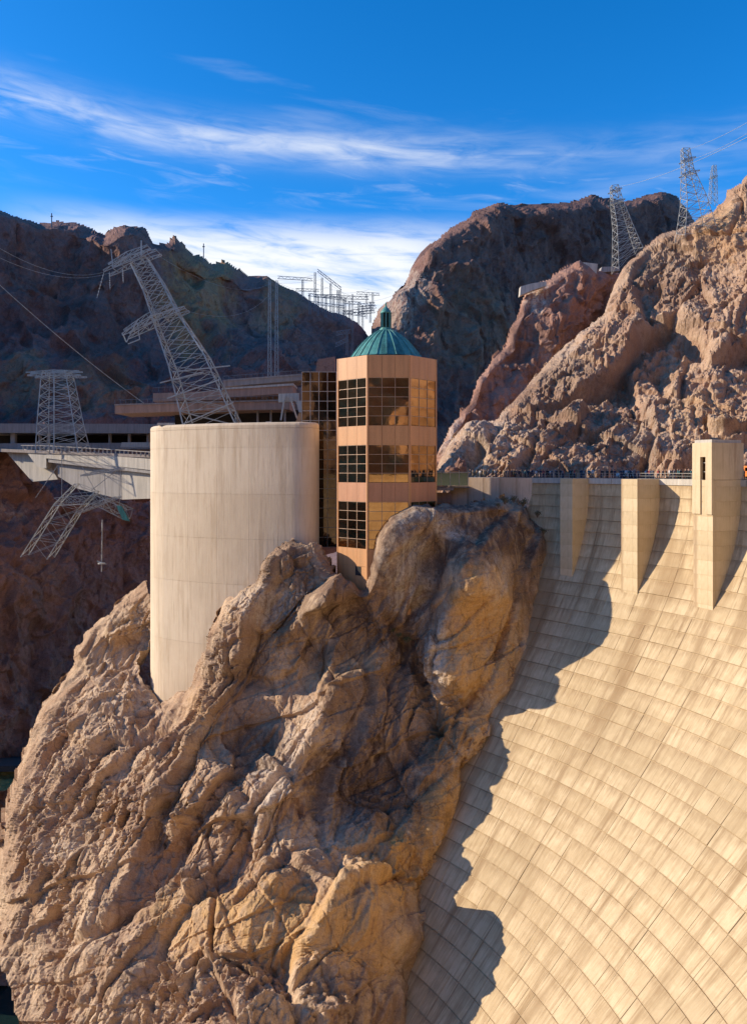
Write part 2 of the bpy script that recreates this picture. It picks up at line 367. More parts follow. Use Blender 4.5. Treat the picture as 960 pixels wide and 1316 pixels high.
def rock_sheet(name, poly, ctrl, step, mat, dispf, folds=(), jag=3.0, skirt=20.0, blobs=(), seed=0, post=None, damp=.22):
    poly = [tuple(map(float, q)) for q in poly]
    xs = [q[0] for q in poly]; ys = [q[1] for q in poly]
    gx = np.arange(min(xs)-6, max(xs)+6, step); gy = np.arange(min(ys)-6, max(ys)+6, step)
    cs = 5.0
    cx = np.arange(gx[0]-cs, gx[-1]+2*cs, cs); cy = np.arange(gy[0]-cs, gy[-1]+2*cs, cs)
    CX, CY = np.meshgrid(cx, cy); CZ = tps(ctrl)(CX, CY)
    fx = (gx-cx[0])/cs; ix = np.floor(fx).astype(int); tx = fx-ix
    fy = (gy-cy[0])/cs; iy = np.floor(fy).astype(int); ty = fy-iy
    rows = CZ[iy]*(1-ty)[:, None]+CZ[iy+1]*ty[:, None]
    Y = rows[:, ix]*(1-tx)+rows[:, ix+1]*tx
    PX, PY = np.meshgrid(gx, gy); H, Wd = PX.shape
    for line, amp, w in folds:
        d = seg_dist(PX, PY, line); k = np.clip(1-d/w, 0, 1); Y = Y+amp*k*k
    if post is not None: Y = post(PX, PY, Y)
    Pw = np.stack([(PX-480)/FPX*Y, Y, (HOR-PY)/FPX*Y], -1)
    du = np.gradient(Pw, axis=1); dvv = np.gradient(Pw, axis=0)
    N = np.cross(dvv, du); N /= np.linalg.norm(N, axis=2, keepdims=True)+1e-9
    N = np.where((N*Pw).sum(2, keepdims=True) > 0, -N, N)
    q = np.stack([PX/22., PY/22., np.zeros_like(PX)], -1).reshape(-1, 3)
    jx = (fbm(q, 4, seed+50, .42)*jag).reshape(H, Wd); jy = (fbm(q+9.7, 4, seed+60, .42)*jag).reshape(H, Wd)
    mask = in_poly(PX+jx, PY+jy, poly)
    idx = np.full(H*Wd, -1, np.int64); mm = mask.ravel(); idx[mm] = np.arange(mm.sum())
    pts = Pw.reshape(-1, 3)[mm]; nor = N.reshape(-1, 3)[mm]; ppx = PX.ravel()[mm]; ppy = PY.ravel()[mm]
    d = dispf(pts.astype(np.float32), ppx, ppy)
    for line, amp, w in folds: d = d*(damp+(1-damp)*np.clip(seg_dist(ppx, ppy, line)/(w*1.6), 0, 1))
    vd = pts/np.linalg.norm(pts, axis=1, keepdims=True)
    dirn = nor*.75-vd*.25
    fin = pts+dirn*d[:, None]
    I = idx.reshape(H, Wd)
    quads = np.stack([I[:-1, :-1], I[:-1, 1:], I[1:, 1:], I[1:, :-1]], -1).reshape(-1, 4)
    quads = quads[(quads >= 0).all(1)]
    quads = quads[:, ::-1]
    nv = len(fin)
    e = np.concatenate([quads[:, [0, 1]], quads[:, [1, 2]], quads[:, [2, 3]], quads[:, [3, 0]]])
    key = np.sort(e, 1); kk = key[:, 0]*nv+key[:, 1]
    u, inv, cnt = np.unique(kk, return_inverse=True, return_counts=True); be = e[cnt[inv] == 1]
    bv = np.unique(be); mp = np.full(nv, -1); mp[bv] = np.arange(len(bv))+nv
    back = fin[bv].copy(); hv = back.copy(); hv[:, 2] = 0; hv /= np.linalg.norm(hv, axis=1, keepdims=True)
    back += hv*skirt; back[:, 2] -= skirt*.25
    sk = np.stack([be[:, 1], be[:, 0], mp[be[:, 0]], mp[be[:, 1]]], 1)
    V = np.concatenate([fin, back]); Q = np.concatenate([quads, sk])
    me = bpy.data.meshes.new(name)
    me.vertices.add(len(V)); me.vertices.foreach_set('co', V.astype(np.float32).ravel())
    me.loops.add(len(Q)*4); me.polygons.add(len(Q))
    me.loops.foreach_set('vertex_index', Q.astype(np.int32).ravel())
    me.polygons.foreach_set('loop_start', np.arange(0, len(Q)*4, 4, dtype=np.int32))
    me.update(calc_edges=True); me.validate()
    me.polygons.foreach_set('use_smooth', np.zeros(len(Q), bool))
    wob = fbm(np.stack([ppx/28., ppy/28., ppx*0], -1), 4, seed+80, .6)
    for nm in ('ochre', 'varnish_shade', 'pale'):
        val = np.zeros(len(V), np.float32)
        for (kind, bx, by, rx, ry, ang, s_) in blobs:
            if kind != nm: continue
            ca, sa = math.cos(R_(ang)), math.sin(R_(ang)); ex = (ppx-bx)*ca+(ppy-by)*sa; ey = -(ppx-bx)*sa+(ppy-by)*ca
            t = np.sqrt((ex/rx)**2+(ey/ry)**2)+wob*.35
            val[:nv] = np.maximum(val[:nv], s_*np.clip((1.25-t)/.5, 0, 1))
        a = me.attributes.new(nm, 'FLOAT', 'POINT'); a.data.foreach_set('value', val)
    o = link(name, me, mat); return o
def aniso(p, ax, k):
    ax = np.array(ax, np.float32); ax /= np.linalg.norm(ax); return p-np.outer(p@ax, ax)*(1-k)

# ------------------------------------------------------------------ dam surface
CX0, CY0, RD, HC, AD, MD, D0, LIFT = -54.28, 76.59, 125.4, 1.51, 23.9, .98, 2.0, 2.39
def sd_(d): return math.sqrt(AD*AD+(MD*max(d-D0, 0))**2)-AD
def dam_pt(th, d, off=0.0):
    r = RD-sd_(d); q = max(d-D0, 0); sp = MD*MD*q/math.sqrt(AD*AD+(MD*q)**2); nn = math.sqrt(1+sp*sp)
    ex, ey = math.cos(th), math.sin(th)
    return Vector((CX0+(r-off/nn)*ex, CY0+(r-off/nn)*ey, -HC-d+off*sp/nn))
def dam_hit(px, py):
    u = (px-480)/FPX; v = (HOR-py)/FPX; t = np.linspace(40, 260, 2200)
    d = -(v*t)-HC; g = np.hypot(u*t-CX0, t-CY0)-(RD-(np.sqrt(AD*AD+(MD*np.maximum(d-D0, 0))**2)-AD))
    ok = np.where((g[1:] > 0) & (g[:-1] <= 0))[0]
    i = ok[0]; T = float(t[i]); return T, math.atan2(T-CY0, u*T-CX0), float(d[i])
CONTACT = [(700, 660), (706, 700), (690, 760), (674, 830), (655, 885), (632, 945), (606, 980), (588, 1025), (572, 1070), (556, 1130), (546, 1180), (530, 1240), (512, 1316), (500, 1360)]
CH = [dam_hit(*c) for c in CONTACT]
# ------------------------------------------------------------------ foreground cliff
def stroke(px, py, line, w, amp): return amp*np.exp(-(seg_dist(px, py, line)/w)**2)
def cliff_disp(p, px, py):
    wv = np.stack([fbm(p/11., 2, 1), fbm(p/11.+31, 2, 2), fbm(p/11.+67, 2, 3)], -1)
    q = p+wv*.9; qa = aniso(q, (.5, .25, .8), .55)
    rough = np.ones(len(p), np.float32)
    for bx, by, rx, ry, s_ in ((400, 1180, 130, 50, .8), (235, 1185, 40, 45, .85), (300, 930, 45, 45, .75), (330, 1035, 22, 45, .8), (480, 1030, 70, 70, .5), (400, 850, 110, 60, .5), (620, 800, 60, 110, .4), (560, 690, 90, 60, .5), (140, 850, 40, 60, .3)):
        t = np.sqrt(((px-bx)/rx)**2+((py-by)/ry)**2); rough *= 1-s_*np.clip((1.4-t)/.6, 0, 1)
    rough *= np.clip(.62+1.5*perlin(p/13.+5, 78)+.5*perlin(p/5.+2, 79), .3, 1.2)
    left = np.clip((340-px)/140., 0, 1)*np.clip((py-740)/80., 0, 1)
    qb = aniso(q, (.5, .3, .8), .32)
    d = 3.6*facet(qb/16., 21, 1.4, .2, 40)+1.9*facet(qb/6.8, 22, 1.5, .4, 60)*(.55+.45*rough)
    d += .62*facet(aniso(p+wv*.5, (.5, .3, .8), .4)/2.6, 23, 1.5, .25, 40)*(.25+.75*rough)*(1+.5*left)
    d += .30*facet(p/1.15, 24, 1.5, .2, 36)*(.2+.8*rough)*(1+.5*left)
    d += 1.0*ridged(aniso(q, (.5, .3, .8), .28)/8.5, 4, 31, .5)*(.6+.4*rough)
    jm = np.clip(.9+1.2*perlin(p/16., 77), .35, 1.3)*(.6+.4*rough)
    d += jm*(2.3*joints(p, (.8, .35, .45), 5.6, 71, .06)+2.0*joints(p, (-.35, .3, .9), 4.6, 72, .07)+.7*joints(p, (.6, -.7, .35), 2.6, 73, .09))
    d += jm*(.4*joints(p, (.75, .55, -.3), 1.7, 74)+.4*joints(p, (-.2, .35, .9), 1.4, 75))
    d += .12*fbm(p/.8, 3, 41, .6)*(.35+.65*rough)
    d += stroke(px, py, [(425, 888), (398, 945), (362, 1000), (330, 1050), (322, 1085)], 13, 2.2)
    d += stroke(px, py, [(578, 785), (563, 830), (560, 880), (572, 915)], 9, 2.6)
    d += stroke(px, py, [(275, 1130), (276, 1235)], 3, -1.6)+stroke(px, py, [(215, 1265), (270, 1228), (305, 1243), (335, 1262)], 4, -1.5)
    d += stroke(px, py, [(500, 800), (522, 830), (548, 880), (562, 935)], 10, -3.4)
    d += stroke(px, py, [(340, 960), (300, 990), (312, 1020)], 9, -1.8)+stroke(px, py, [(300, 1118), (380, 1108), (440, 1150), (520, 1118)], 5, 1.0)
    d += stroke(px, py, [(350, 1150), (430, 1165), (520, 1125)], 5, -1.0)
    d += stroke(px, py, [(300, 800), (312, 850), (270, 890)], 8, -1.6)
    d += stroke(px, py, [(196, 916), (162, 952), (132, 1012), (96, 1082)], 8, -2.4)+stroke(px, py, [(292, 1012), (240, 1062), (172, 1132), (122, 1212)], 8, -2.2)+stroke(px, py, [(104, 862), (72, 932), (48, 1002)], 7, -1.8)
    d += stroke(px, py, [(230, 880), (290, 868), (345, 890)], 7, -1.4)+stroke(px, py, [(60, 1240), (140, 1180), (200, 1135)], 7, -1.6)
    kn = np.clip(1.35-np.sqrt(((px-575)/115.)**2+((py-715)/95.)**2), 0, 1)/.6; d = d*(1-.6*np.clip(kn, 0, 1))
    near = np.clip(seg_dist(px, py, CONTACT[1:])/70., 0, 1); d = np.where(d > 0, d*(.3+.7*near), d)
    return d
sil_left = [(190, 742), (170, 758), (140, 785), (112, 812), (96, 835), (92, 858), (70, 890), (55, 905), (45, 935), (35, 962), (22, 1000), (6, 1050), (-4, 1180)]
sil_top = [(196, 890), (207, 906), (222, 897), (243, 876), (258, 845), (268, 815), (290, 770), (328, 750), (345, 712), (370, 693), (410, 696), (428, 726), (446, 746), (466, 756), (480, 722), (485, 692), (502, 664), (530, 648), (600, 646), (650, 638), (680, 648), (698, 676), (706, 702)]
poly = [(-4, 1180), (-2, 1225), (18, 1290), (30, 1330), (40, 1390), (520, 1390), (545, 1340)]
poly += [(c[0]+26, c[1]+4) for c in reversed(CONTACT[1:-1])]
poly += list(reversed(sil_top))+[(193, 800)]+sil_left
ctrl = [(600, 650, 152), (530, 655, 147), (500, 675, 144), (490, 700, 142.5), (497, 740, 142.5), (530, 700, 146), (560, 720, 149), (640, 665, 153), (545, 780, 149), (600, 735, 140), (640, 760, 143.5), (650, 720, 151), (530, 820, 149),
        (582, 800, 143.5), (572, 865, 143), (620, 800, 148), (612, 900, 146.5), (552, 865, 148.5), (480, 830, 146.5), (400, 760, 143), (330, 765, 147), (300, 800, 146), (270, 835, 151),
        (370, 700, 149), (412, 702, 151), (440, 742, 146.5), (466, 768, 143.5), (505, 812, 145.5), (360, 820, 142), (450, 800, 146), (300, 880, 143), (400, 880, 142.5), (250, 880, 151), (220, 912, 157), (432, 890, 137), (405, 950, 132.5),
        (372, 1000, 126.5), (340, 1050, 125), (330, 1085, 124), (470, 930, 141), (470, 990, 138), (520, 1000, 140), (440, 1010, 136), (545, 1060, 133), (460, 1070, 130), (410, 1070, 128), (500, 1110, 124.5), (430, 1105, 124), (350, 1112, 122), (280, 1118, 124),
        (330, 960, 141), (352, 935, 141), (280, 960, 138), (260, 905, 142), (240, 950, 137.5), (200, 1000, 137), (150, 1000, 143), (100, 1000, 151), (50, 1000, 161), (150, 800, 183), (110, 850, 184),
        (180, 830, 184), (182, 890, 174), (130, 920, 163), (80, 940, 170), (100, 1100, 140), (50, 1100, 148), (200, 1100, 131), (20, 1150, 149), (100, 1200, 130), (30, 1250, 137),
        (215, 1150, 121.5), (200, 1215, 119), (282, 1145, 118.5), (280, 1220, 115), (350, 1145, 116.5), (350, 1225, 111.5), (430, 1150, 117), (430, 1230, 113.5), (490, 1150, 119), (485, 1220, 115.5), (522, 1200, 116), (480, 1290, 111.5), (400, 1300, 104), (300, 1260, 110), (300, 1310, 103.5), (230, 1260, 111.5), (200, 1310, 109), (100, 1300, 120), (50, 1330, 125), (300, 1400, 96), (500, 1400, 99), (0, 1400, 122), (190, 750, 189), (720, 600, 170), (450, 640, 165)]
for c, h in zip(CONTACT[1:], CH[1:]):
    ctrl += [(c[0], c[1], h[0]-.3), (c[0]+30, c[1]+4, h[0]+7), (c[0]-22, c[1]-2, h[0]-2.2)]
blobs = [('ochre', 625, 800, 45, 120, 12, .9), ('ochre', 590, 930, 35, 70, 20, .7), ('ochre', 490, 1115, 80, 50, -25, 1.0), ('ochre', 380, 1190, 140, 55, 8, .75), ('ochre', 235, 1185, 40, 50, 0, .5),
         ('ochre', 350, 815, 40, 25, 0, .6), ('ochre', 560, 1060, 30, 90, 20, 1.0), ('ochre', 440, 860, 60, 40, 0, .35), ('ochre', 265, 920, 35, 40, 0, .3),
         ('varnish_shade', 520, 720, 55, 80, 0, 1.0), ('varnish_shade', 600, 680, 110, 45, 5, 1.0), ('varnish_shade', 680, 700, 26, 90, 8, .7), ('varnish_shade', 520, 800, 45, 90, -20, .85), ('varnish_shade', 420, 790, 90, 70, 10, .75), ('varnish_shade', 470, 900, 60, 50, 30, .6), ('varnish_shade', 370, 720, 50, 40, 0, .7),
         ('varnish_shade', 485, 1010, 75, 70, 0, .95), ('varnish_shade', 330, 960, 40, 30, 30, .7), ('varnish_shade', 300, 850, 50, 50, 0, .5), ('varnish_shade', 570, 960, 30, 60, 20, .6), ('varnish_shade', 530, 1040, 30, 50, 0, .6), ('varnish_shade', 540, 1230, 22, 90, 15, .5),  # hollow and recess patches put shade into the colour beside real varnish
         ('pale', 525, 735, 30, 65, 0, .6), ('pale', 565, 672, 35, 14, 25, .7), ('pale', 340, 1020, 26, 55, 20, .7), ('pale', 350, 770, 40, 20, -20, .6), ('pale', 565, 845, 14, 60, 5, .8), ('pale', 385, 930, 20, 50, 25, .5), ('pale', 70, 1090, 20, 14, 0, .6), ('pale', 180, 870, 70, 50, -40, .3), ('pale', 440, 1100, 45, 60, 0, .35), ('pale', 640, 740, 20, 30, 0, .5)]  # ridge sliver and bright face patches put sunlight into the colour
tag(rock_sheet('cliff', poly, ctrl, 1.05, M_ROCK, cliff_disp, [(sil_left, 7, 16), (sil_top, 5, 12)], 4.0, 22, blobs, 3),
    'rugged tan and ochre rock outcrop between the concrete cylinder and the dam', kind='structure')

# ------------------------------------------------------------------ right hillside and the red spur behind it
def hill_disp(p, px, py):
    wv = np.stack([fbm(p/20., 2, 11), fbm(p/20.+31, 2, 12), fbm(p/20.+67, 2, 13)], -1)
    q = p+wv*1.6; qa = aniso(q, (.45, .4, .8), .3)
    d = 8.5*facet(qa/28., 61, 1.4, .2, 40)+3.6*facet(qa/12., 62, 1.5, .4, 60)+1.0*facet(aniso(p+wv, (.45, .4, .8), .4)/4.6, 63, 1.5, .2, 40)
    d += 2.5*ridged(aniso(q, (.45, .4, .8), .25)/15., 4, 64, .5)+.35*fbm(p/2.2, 4, 65, .6)+.55*facet(p/2.0, 66, 1.5, .2, 36)
    d += 4.0*joints(p, (.75, .35, .5), 10.5, 171, .07)+3.0*joints(p, (-.4, .3, .9), 8.5, 172, .07)+1.0*joints(p, (.8, -.5, .3), 3.0, 173)+.8*joints(p, (-.3, .5, .9), 2.6, 174)
    return d
hs1 = [(1010, 190), (955, 228), (935, 240), (925, 262), (905, 275), (880, 288), (850, 300), (825, 318), (800, 345), (787, 370), (777, 400), (737, 433), (700, 468), (668, 505), (635, 535), (600, 545), (578, 570), (562, 600)]
poly = hs1+[(556, 640), (700, 650), (1120, 650), (1120, 150)]
ctrl = [(560, 610, 232), (600, 600, 224), (700, 610, 212), (800, 610, 205), (880, 610, 198), (960, 610, 188), (1060, 610, 175), (960, 235, 300), (880, 300, 310), (810, 345, 305), (785, 400, 288), (740, 440, 274), (700, 480, 262), (650, 530, 248), (600, 560, 240),
        (900, 350, 285), (960, 320, 272), (870, 420, 262), (800, 450, 262), (850, 500, 236), (930, 450, 243), (950, 530, 212), (750, 520, 240), (700, 550, 232), (800, 560, 218), (1060, 200, 300), (1100, 400, 240), (1110, 640, 165), (600, 650, 220), (870, 650, 190)]
tag(rock_sheet('hillside', poly, ctrl, 1.3, M_ROCKR, hill_disp, [(hs1, 10, 14)], 3.5, 60,
    [('varnish_shade', 860, 350, 50, 50, 20, .5), ('varnish_shade', 720, 520, 60, 60, 0, .5), ('pale', 740, 400, 40, 60, 20, .35), ('pale', 620, 570, 60, 40, 0, .4), ('pale', 850, 560, 80, 40, 0, .3), ('ochre', 900, 540, 60, 40, 0, .25), ('varnish_shade', 800, 560, 50, 40, 0, .5), ('ochre', 930, 300, 40, 50, 0, .3)], 5, None, .1),
    'sunlit craggy reddish tan hillside above the dam crest at right', kind='structure')
def spur_disp(p, px, py):
    wv = np.stack([fbm(p/25., 3, 14), fbm(p/25.+31, 3, 15), fbm(p/25.+67, 3, 16)], -1)
    qa = aniso(p+wv*5, (0, .2, 1), .45)
    return 6*facet(qa/24., 71, 1.0, .15, 14)+2.6*facet(qa/10., 72, 1.2, .2, 18)+1.0*facet(p/4., 73, 1.2, .2, 18)+2.5*ridged(qa/14., 4, 74)+.5*fbm(p/2.5, 4, 75)
ss1 = [(800, 352), (770, 348), (745, 334), (722, 345), (692, 364), (672, 376), (664, 400), (655, 422), (650, 442), (630, 462), (612, 488), (604, 512), (590, 530), (574, 552), (560, 590)]
poly = ss1+[(545, 640), (640, 640), (860, 420), (880, 330), (830, 335)]
ctrl = [(745, 345, 326), (690, 375, 318), (655, 440, 303), (610, 500, 284), (575, 560, 268), (560, 600, 260), (720, 420, 309), (680, 460, 301), (640, 520, 286), (600, 580, 268), (780, 380, 330), (860, 400, 400), (620, 640, 280), (860, 330, 380)]
tag(rock_sheet('red_spur', poly, ctrl, 1.5, M_RED, spur_disp, [(ss1, 7, 10)], 2.2, 60, [('pale', 690, 378, 18, 20, 0, .8), ('varnish_shade', 700, 450, 60, 50, 0, .5), ('pale', 585, 575, 20, 40, 0, .5)], 6, None, .1),  # pale strip low on the left edge: sunlight put into the colour
    'reddish shaded rock spur between the hillside and the dark mountain', kind='structure')

# ------------------------------------------------------------------ far mountains
def mtn_disp(k, sd0):
    def f(p, px, py):
        wv = np.stack([fbm(p/70., 3, sd0), fbm(p/70.+31, 3, sd0+1), fbm(p/70.+67, 3, sd0+2)], -1)
        qa = aniso(p+wv*14, (0, .1, 1), .4)
        return k*(13*facet(qa/60., sd0+3, 1.1, .1, 12)+6*facet(qa/24., sd0+4, 1.2, .15, 16)+2.5*facet(aniso(p, (0, 0, 1), .6)/9., sd0+5, 1.3, .15, 16)+8*ridged(qa/46., 4, sd0+6, .5)+1.2*fbm(p/5., 4, sd0+7, .6))
    return f
m1 = [(400, 470), (468, 450), (478, 420), (486, 398), (497, 384), (520, 366), (528, 345), (540, 325), (560, 305), (585, 288), (610, 270), (640, 258), (670, 263), (700, 262), (735, 258), (760, 250), (800, 256), (825, 252), (850, 246), (872, 252), (884, 270), (900, 300)]
poly = m1+[(1000, 420), (900, 640), (520, 660), (400, 620)]
ctrl = [(480, 430, 640), (520, 370, 660), (560, 310, 690), (640, 262, 740), (760, 255, 800), (880, 265, 900), (560, 450, 640), (640, 400, 700), (720, 340, 760), (600, 550, 620), (500, 550, 590), (900, 400, 820), (800, 500, 760), (420, 500, 610), (420, 620, 560), (600, 650, 600), (980, 420, 880)]
tag(rock_sheet('mountain', poly, ctrl, 1.4, M_MTN, mtn_disp(1.0, 80), [(m1, 50, 14)], 2.2, 200, [('pale', 515, 400, 22, 60, 30, .5), ('ochre', 600, 420, 60, 60, 0, .15)], 7, None, .06),  # pale patch: sun on the left flank, put into the colour
    'dark shaded mountain rising behind the domed tower', kind='structure')
m2 = [(-60, 240), (-20, 262), (0, 268), (25, 277), (50, 286), (75, 283), (100, 286), (122, 293), (134, 301), (146, 292), (160, 288), (178, 289), (188, 293), (194, 306), (198, 312), (212, 310), (226, 302), (238, 312), (250, 325), (262, 327), (275, 337), (290, 335), (310, 342), (322, 354), (345, 355), (362, 366), (380, 374), (400, 386), (425, 400), (445, 406), (460, 414), (480, 440), (520, 470)]
poly = m2+[(560, 640), (-60, 640)]
ctrl = [(0, 275, 470), (0, 400, 440), (0, 460, 415), (0, 540, 380), (100, 290, 520), (100, 400, 480), (100, 455, 440), (100, 540, 395), (165, 292, 505), (165, 350, 495), (165, 420, 500), (215, 310, 560), (240, 400, 540), (250, 455, 480), (250, 540, 430),
        (300, 345, 590), (320, 420, 570), (350, 460, 510), (400, 390, 640), (400, 450, 590), (450, 412, 680), (450, 480, 600), (350, 540, 460), (500, 460, 690), (-60, 260, 440), (-60, 540, 350), (540, 620, 520), (100, 630, 360), (300, 630, 400)]
def bench(PX, PY, Y):               # an old road bench cut across the slope
    l = 455+6*np.sin(PX/90.); return Y-np.clip((PY-l)/3., 0, 1)*9+np.clip((PY-l-14)/40., 0, 1)*4
tag(rock_sheet('mountain', poly, ctrl, 1.4, M_MTN2, mtn_disp(.85, 90), [(m2, 36, 12)], 1.8, 200, [('ochre', 255, 375, 50, 70, 0, .5), ('ochre', 120, 500, 60, 30, 0, .3), ('ochre', 360, 390, 30, 30, 0, .3), ('ochre', 30, 490, 40, 40, 0, .3), ('varnish_shade', 140, 400, 60, 100, 0, .5), ('varnish_shade', 60, 360, 60, 60, 0, .4)], 8, bench, .05),
    'dark shaded ridge with a rounded butte at left', kind='structure')

# ------------------------------------------------------------------ canyon wall below the bridge, lit ledges by the river
def can_disp(p, px, py):
    wv = np.stack([fbm(p/25., 3, 24), fbm(p/25.+31, 3, 25), fbm(p/25.+67, 3, 26)], -1); qa = aniso(p+wv*5, (.3, .2, 1), .5)
    return 5*facet(qa/22., 101, 1.1, .15, 14)+2.3*facet(qa/9., 102, 1.2, .2, 18)+.9*facet(p/3.6, 103, 1.3, .2, 18)+2.2*ridged(qa/15., 4, 104)+.5*fbm(p/2., 4, 105)
poly = [(-80, 560), (5, 578), (40, 612), (75, 640), (110, 660), (150, 640), (240, 640), (330, 700), (330, 1000), (120, 1100), (70, 1280), (24, 1268), (-80, 1258)]
ctrl = [(0, 590, 262), (60, 640, 268), (150, 650, 285), (230, 660, 300), (0, 700, 240), (100, 750, 258), (200, 760, 285), (0, 850, 222), (100, 880, 245), (0, 960, 215), (60, 960, 225), (0, 1060, 205), (40, 1060, 210), (0, 1200, 186), (0, 1316, 176), (-60, 700, 225), (-60, 1000, 195), (200, 950, 260), (0, 1400, 170), (320, 700, 310), (300, 980, 290), (-80, 1400, 165)]
tag(rock_sheet('canyon_wall', poly, ctrl, 1.5, M_CANY, can_disp, (), 3.0, 60, [('varnish_shade', 60, 850, 80, 80, 0, .5), ('pale', 20, 655, 20, 12, 0, .5), ('ochre', 40, 760, 60, 40, 0, .12)], 9),
    'shaded reddish brown canyon wall below the bridge', kind='structure')
tag(rock_sheet('grassy_bank', [(-60, 986), (10, 988), (40, 992), (34, 1004), (8, 1016), (-60, 1022)], [(-60, 986, 206), (40, 992, 206), (0, 1018, 196), (-60, 1020, 192), (30, 1004, 200)], 2.0, M_GRASS, lambda p, px, py: .8*fbm(p/3., 4, 201), (), 2.0, 8),
    'dry yellow green grassy bank below the river road', kind='structure')
def ground_sheet():
    n = 60; ext = 9000.0; vs = []; fs = []
    for j in range(n+1):
        for i in range(n+1):
            u = (i/n*2-1); v = (j/n*2-1); x = ext*u*abs(u); y = ext*v*abs(v)
            vs.append((x, y, -150.0))
    for j in range(n):
        for i in range(n): a = j*(n+1)+i; fs.append((a, a+1, a+n+2, a+n+1))
    m = MB(); m.add(vs, fs); return m
tag(ground_sheet().build('ground', M_CANY), kind='structure')
wm, wb, wp = newmat('river_water'); wp.inputs['Base Color'].default_value = (.012, .03, .028, 1); wp.inputs['Roughness'].default_value = .08
bp = wb.n('ShaderNodeBump'); bp.inputs['Strength'].default_value = .3; bp.inputs['Distance'].default_value = .3
wb.put(bp.inputs['Height'], wb.noise(wb.n('ShaderNodeTexCoord').outputs['Object'], .5, 5)); wm.node_tree.links.new(bp.outputs[0], wp.inputs['Normal'])
m = MB(); m.add([(-700, -60, -120.5), (30, -60, -120.5), (30, 230, -120.5), (-700, 330, -120.5)], [(0, 1, 2, 3)])
tag(m.build('river', wm), kind='structure')
# sunlit canyon side behind the viewpoint: seen only mirrored in the glass
def back_hill():
    na, nz = 220, 44; azs = np.linspace(62, 282, na); t = np.linspace(0, 1, nz); A, T = np.meshgrid(azs, t)
    w = np.clip((A-182)/38., 0, 1); w = w*w*(3-2*w)          # the far left side lies much farther off
    rad = (330+90*T)*(1-w)+(900+120*T)*w; top = 185*(1-w)+160*w
    rr = np.radians(A); Z = -150+(top+150)*T
    p = np.stack([rad*np.sin(rr), rad*np.cos(rr)+40, Z], -1).reshape(-1, 3)
    d = 26*facet(p/70., 130)+18*ridged(p/90., 4, 131)+8*facet(p/22., 132)
    nrm = np.stack([-np.sin(rr), -np.cos(rr), np.full_like(rr, .6)], -1).reshape(-1, 3); p = p+nrm*d[:, None]
    fs = [(j*na+i, j*na+i+1, (j+1)*na+i+1, (j+1)*na+i) for j in range(nz-1) for i in range(na-1)]
    m = MB(); m.add(p.tolist(), fs); return m
tag(back_hill().build('opposite_hillside', M_ROCKR), kind='structure')

# ------------------------------------------------------------------ dam
dam = thing('dam', (48, 150, -HC), 'huge curved pale concrete arch dam with blocky joints and vertical stains', 'dam')
TH_L = R_(47.5)
def tint_attr(me, vals):
    a = me.attributes.new('tint', 'FLOAT', 'POINT'); a.data.foreach_set('value', vals)
def uv_from(me, uvs):
    l = me.uv_layers.new(name='UVMap')
    for lp in me.loops: l.data[lp.index].uv = uvs[lp.vertex_index]
# backing body: crest, upstream face and the face behind the panels
def dam_body():
    ds = [0, 2, 5, 9, 14, 20, 27, 35, 45, 56, 70, 85, 100, 118, 140]; n = 64; t0, t1 = R_(-78), TH_L
    vs = []; uv = []; prof = []
    for i in range(n+1):
        th = t0+(t1-t0)*i/n
        ring = [dam_pt(th, d, -.14) for d in ds]
        e = Vector((math.cos(th), math.sin(th), 0)); up = Vector((CX0, CY0, 0))+e*(RD+11)
        ring += [Vector((up.x, up.y, -HC-150)), Vector((up.x, up.y, -HC-.3)), Vector((CX0, CY0, -HC-.3))+e*(RD+.14)]
        vs += ring; uv += [(th*100, -d*1.2) for d in ds]+[(th*100, 0)]*3
    k = len(ds)+3; fs = []
    for i in range(n):
        for j in range(k): fs.append((i*k+j, i*k+(j+1) % k, (i+1)*k+(j+1) % k, (i+1)*k+j))
    fs += [tuple(range(k-1, -1, -1)), tuple(range(n*k, n*k+k))]
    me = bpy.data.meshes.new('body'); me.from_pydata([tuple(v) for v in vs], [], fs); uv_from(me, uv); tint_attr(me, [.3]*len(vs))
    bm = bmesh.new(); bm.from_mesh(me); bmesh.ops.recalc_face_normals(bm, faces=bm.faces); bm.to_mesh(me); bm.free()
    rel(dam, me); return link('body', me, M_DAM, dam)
dam_body()
def patch(surf, u0, u1, v0, v1, thick, nu, nv, lip=0.0, uvs=None):
    """a slab curved over surf(u, v, off): front grid and four rims; the lower edge stands proud by lip"""
    vs = []; uv = []
    for j in range(nv+1):
        for i in range(nu+1):
            u = u0+(u1-u0)*i/nu; v = v0+(v1-v0)*j/nv
            vs.append(surf(u, v, thick*0+lip*(j/nv))); uv.append(uvs(u, v))
    fs = [(j*(nu+1)+i, j*(nu+1)+i+1, (j+1)*(nu+1)+i+1, (j+1)*(nu+1)+i) for j in range(nv) for i in range(nu)]
    rim = [i for i in range(nu+1)]+[(j+1)*(nu+1)-1+0 for j in range(1, nv+1)]+[nv*(nu+1)+i for i in range(nu-1, -1, -1)]+[j*(nu+1) for j in range(nv-1, 0, -1)]
    top = len(vs)
    for q in rim: vs.append(vs[q]); uv.append(uv[q])
    base = len(vs)
    for q in rim:
        j, i = divmod(q, nu+1); vs.append(surf(u0+(u1-u0)*i/nu, v0+(v1-v0)*j/nv, -thick)); uv.append(uv[q])
    m = len(rim)
    fs += [(top+(a+1) % m, top+a, base+a, base+(a+1) % m) for a in range(m)]
    return vs, fs, uv
rp = random.Random(5)
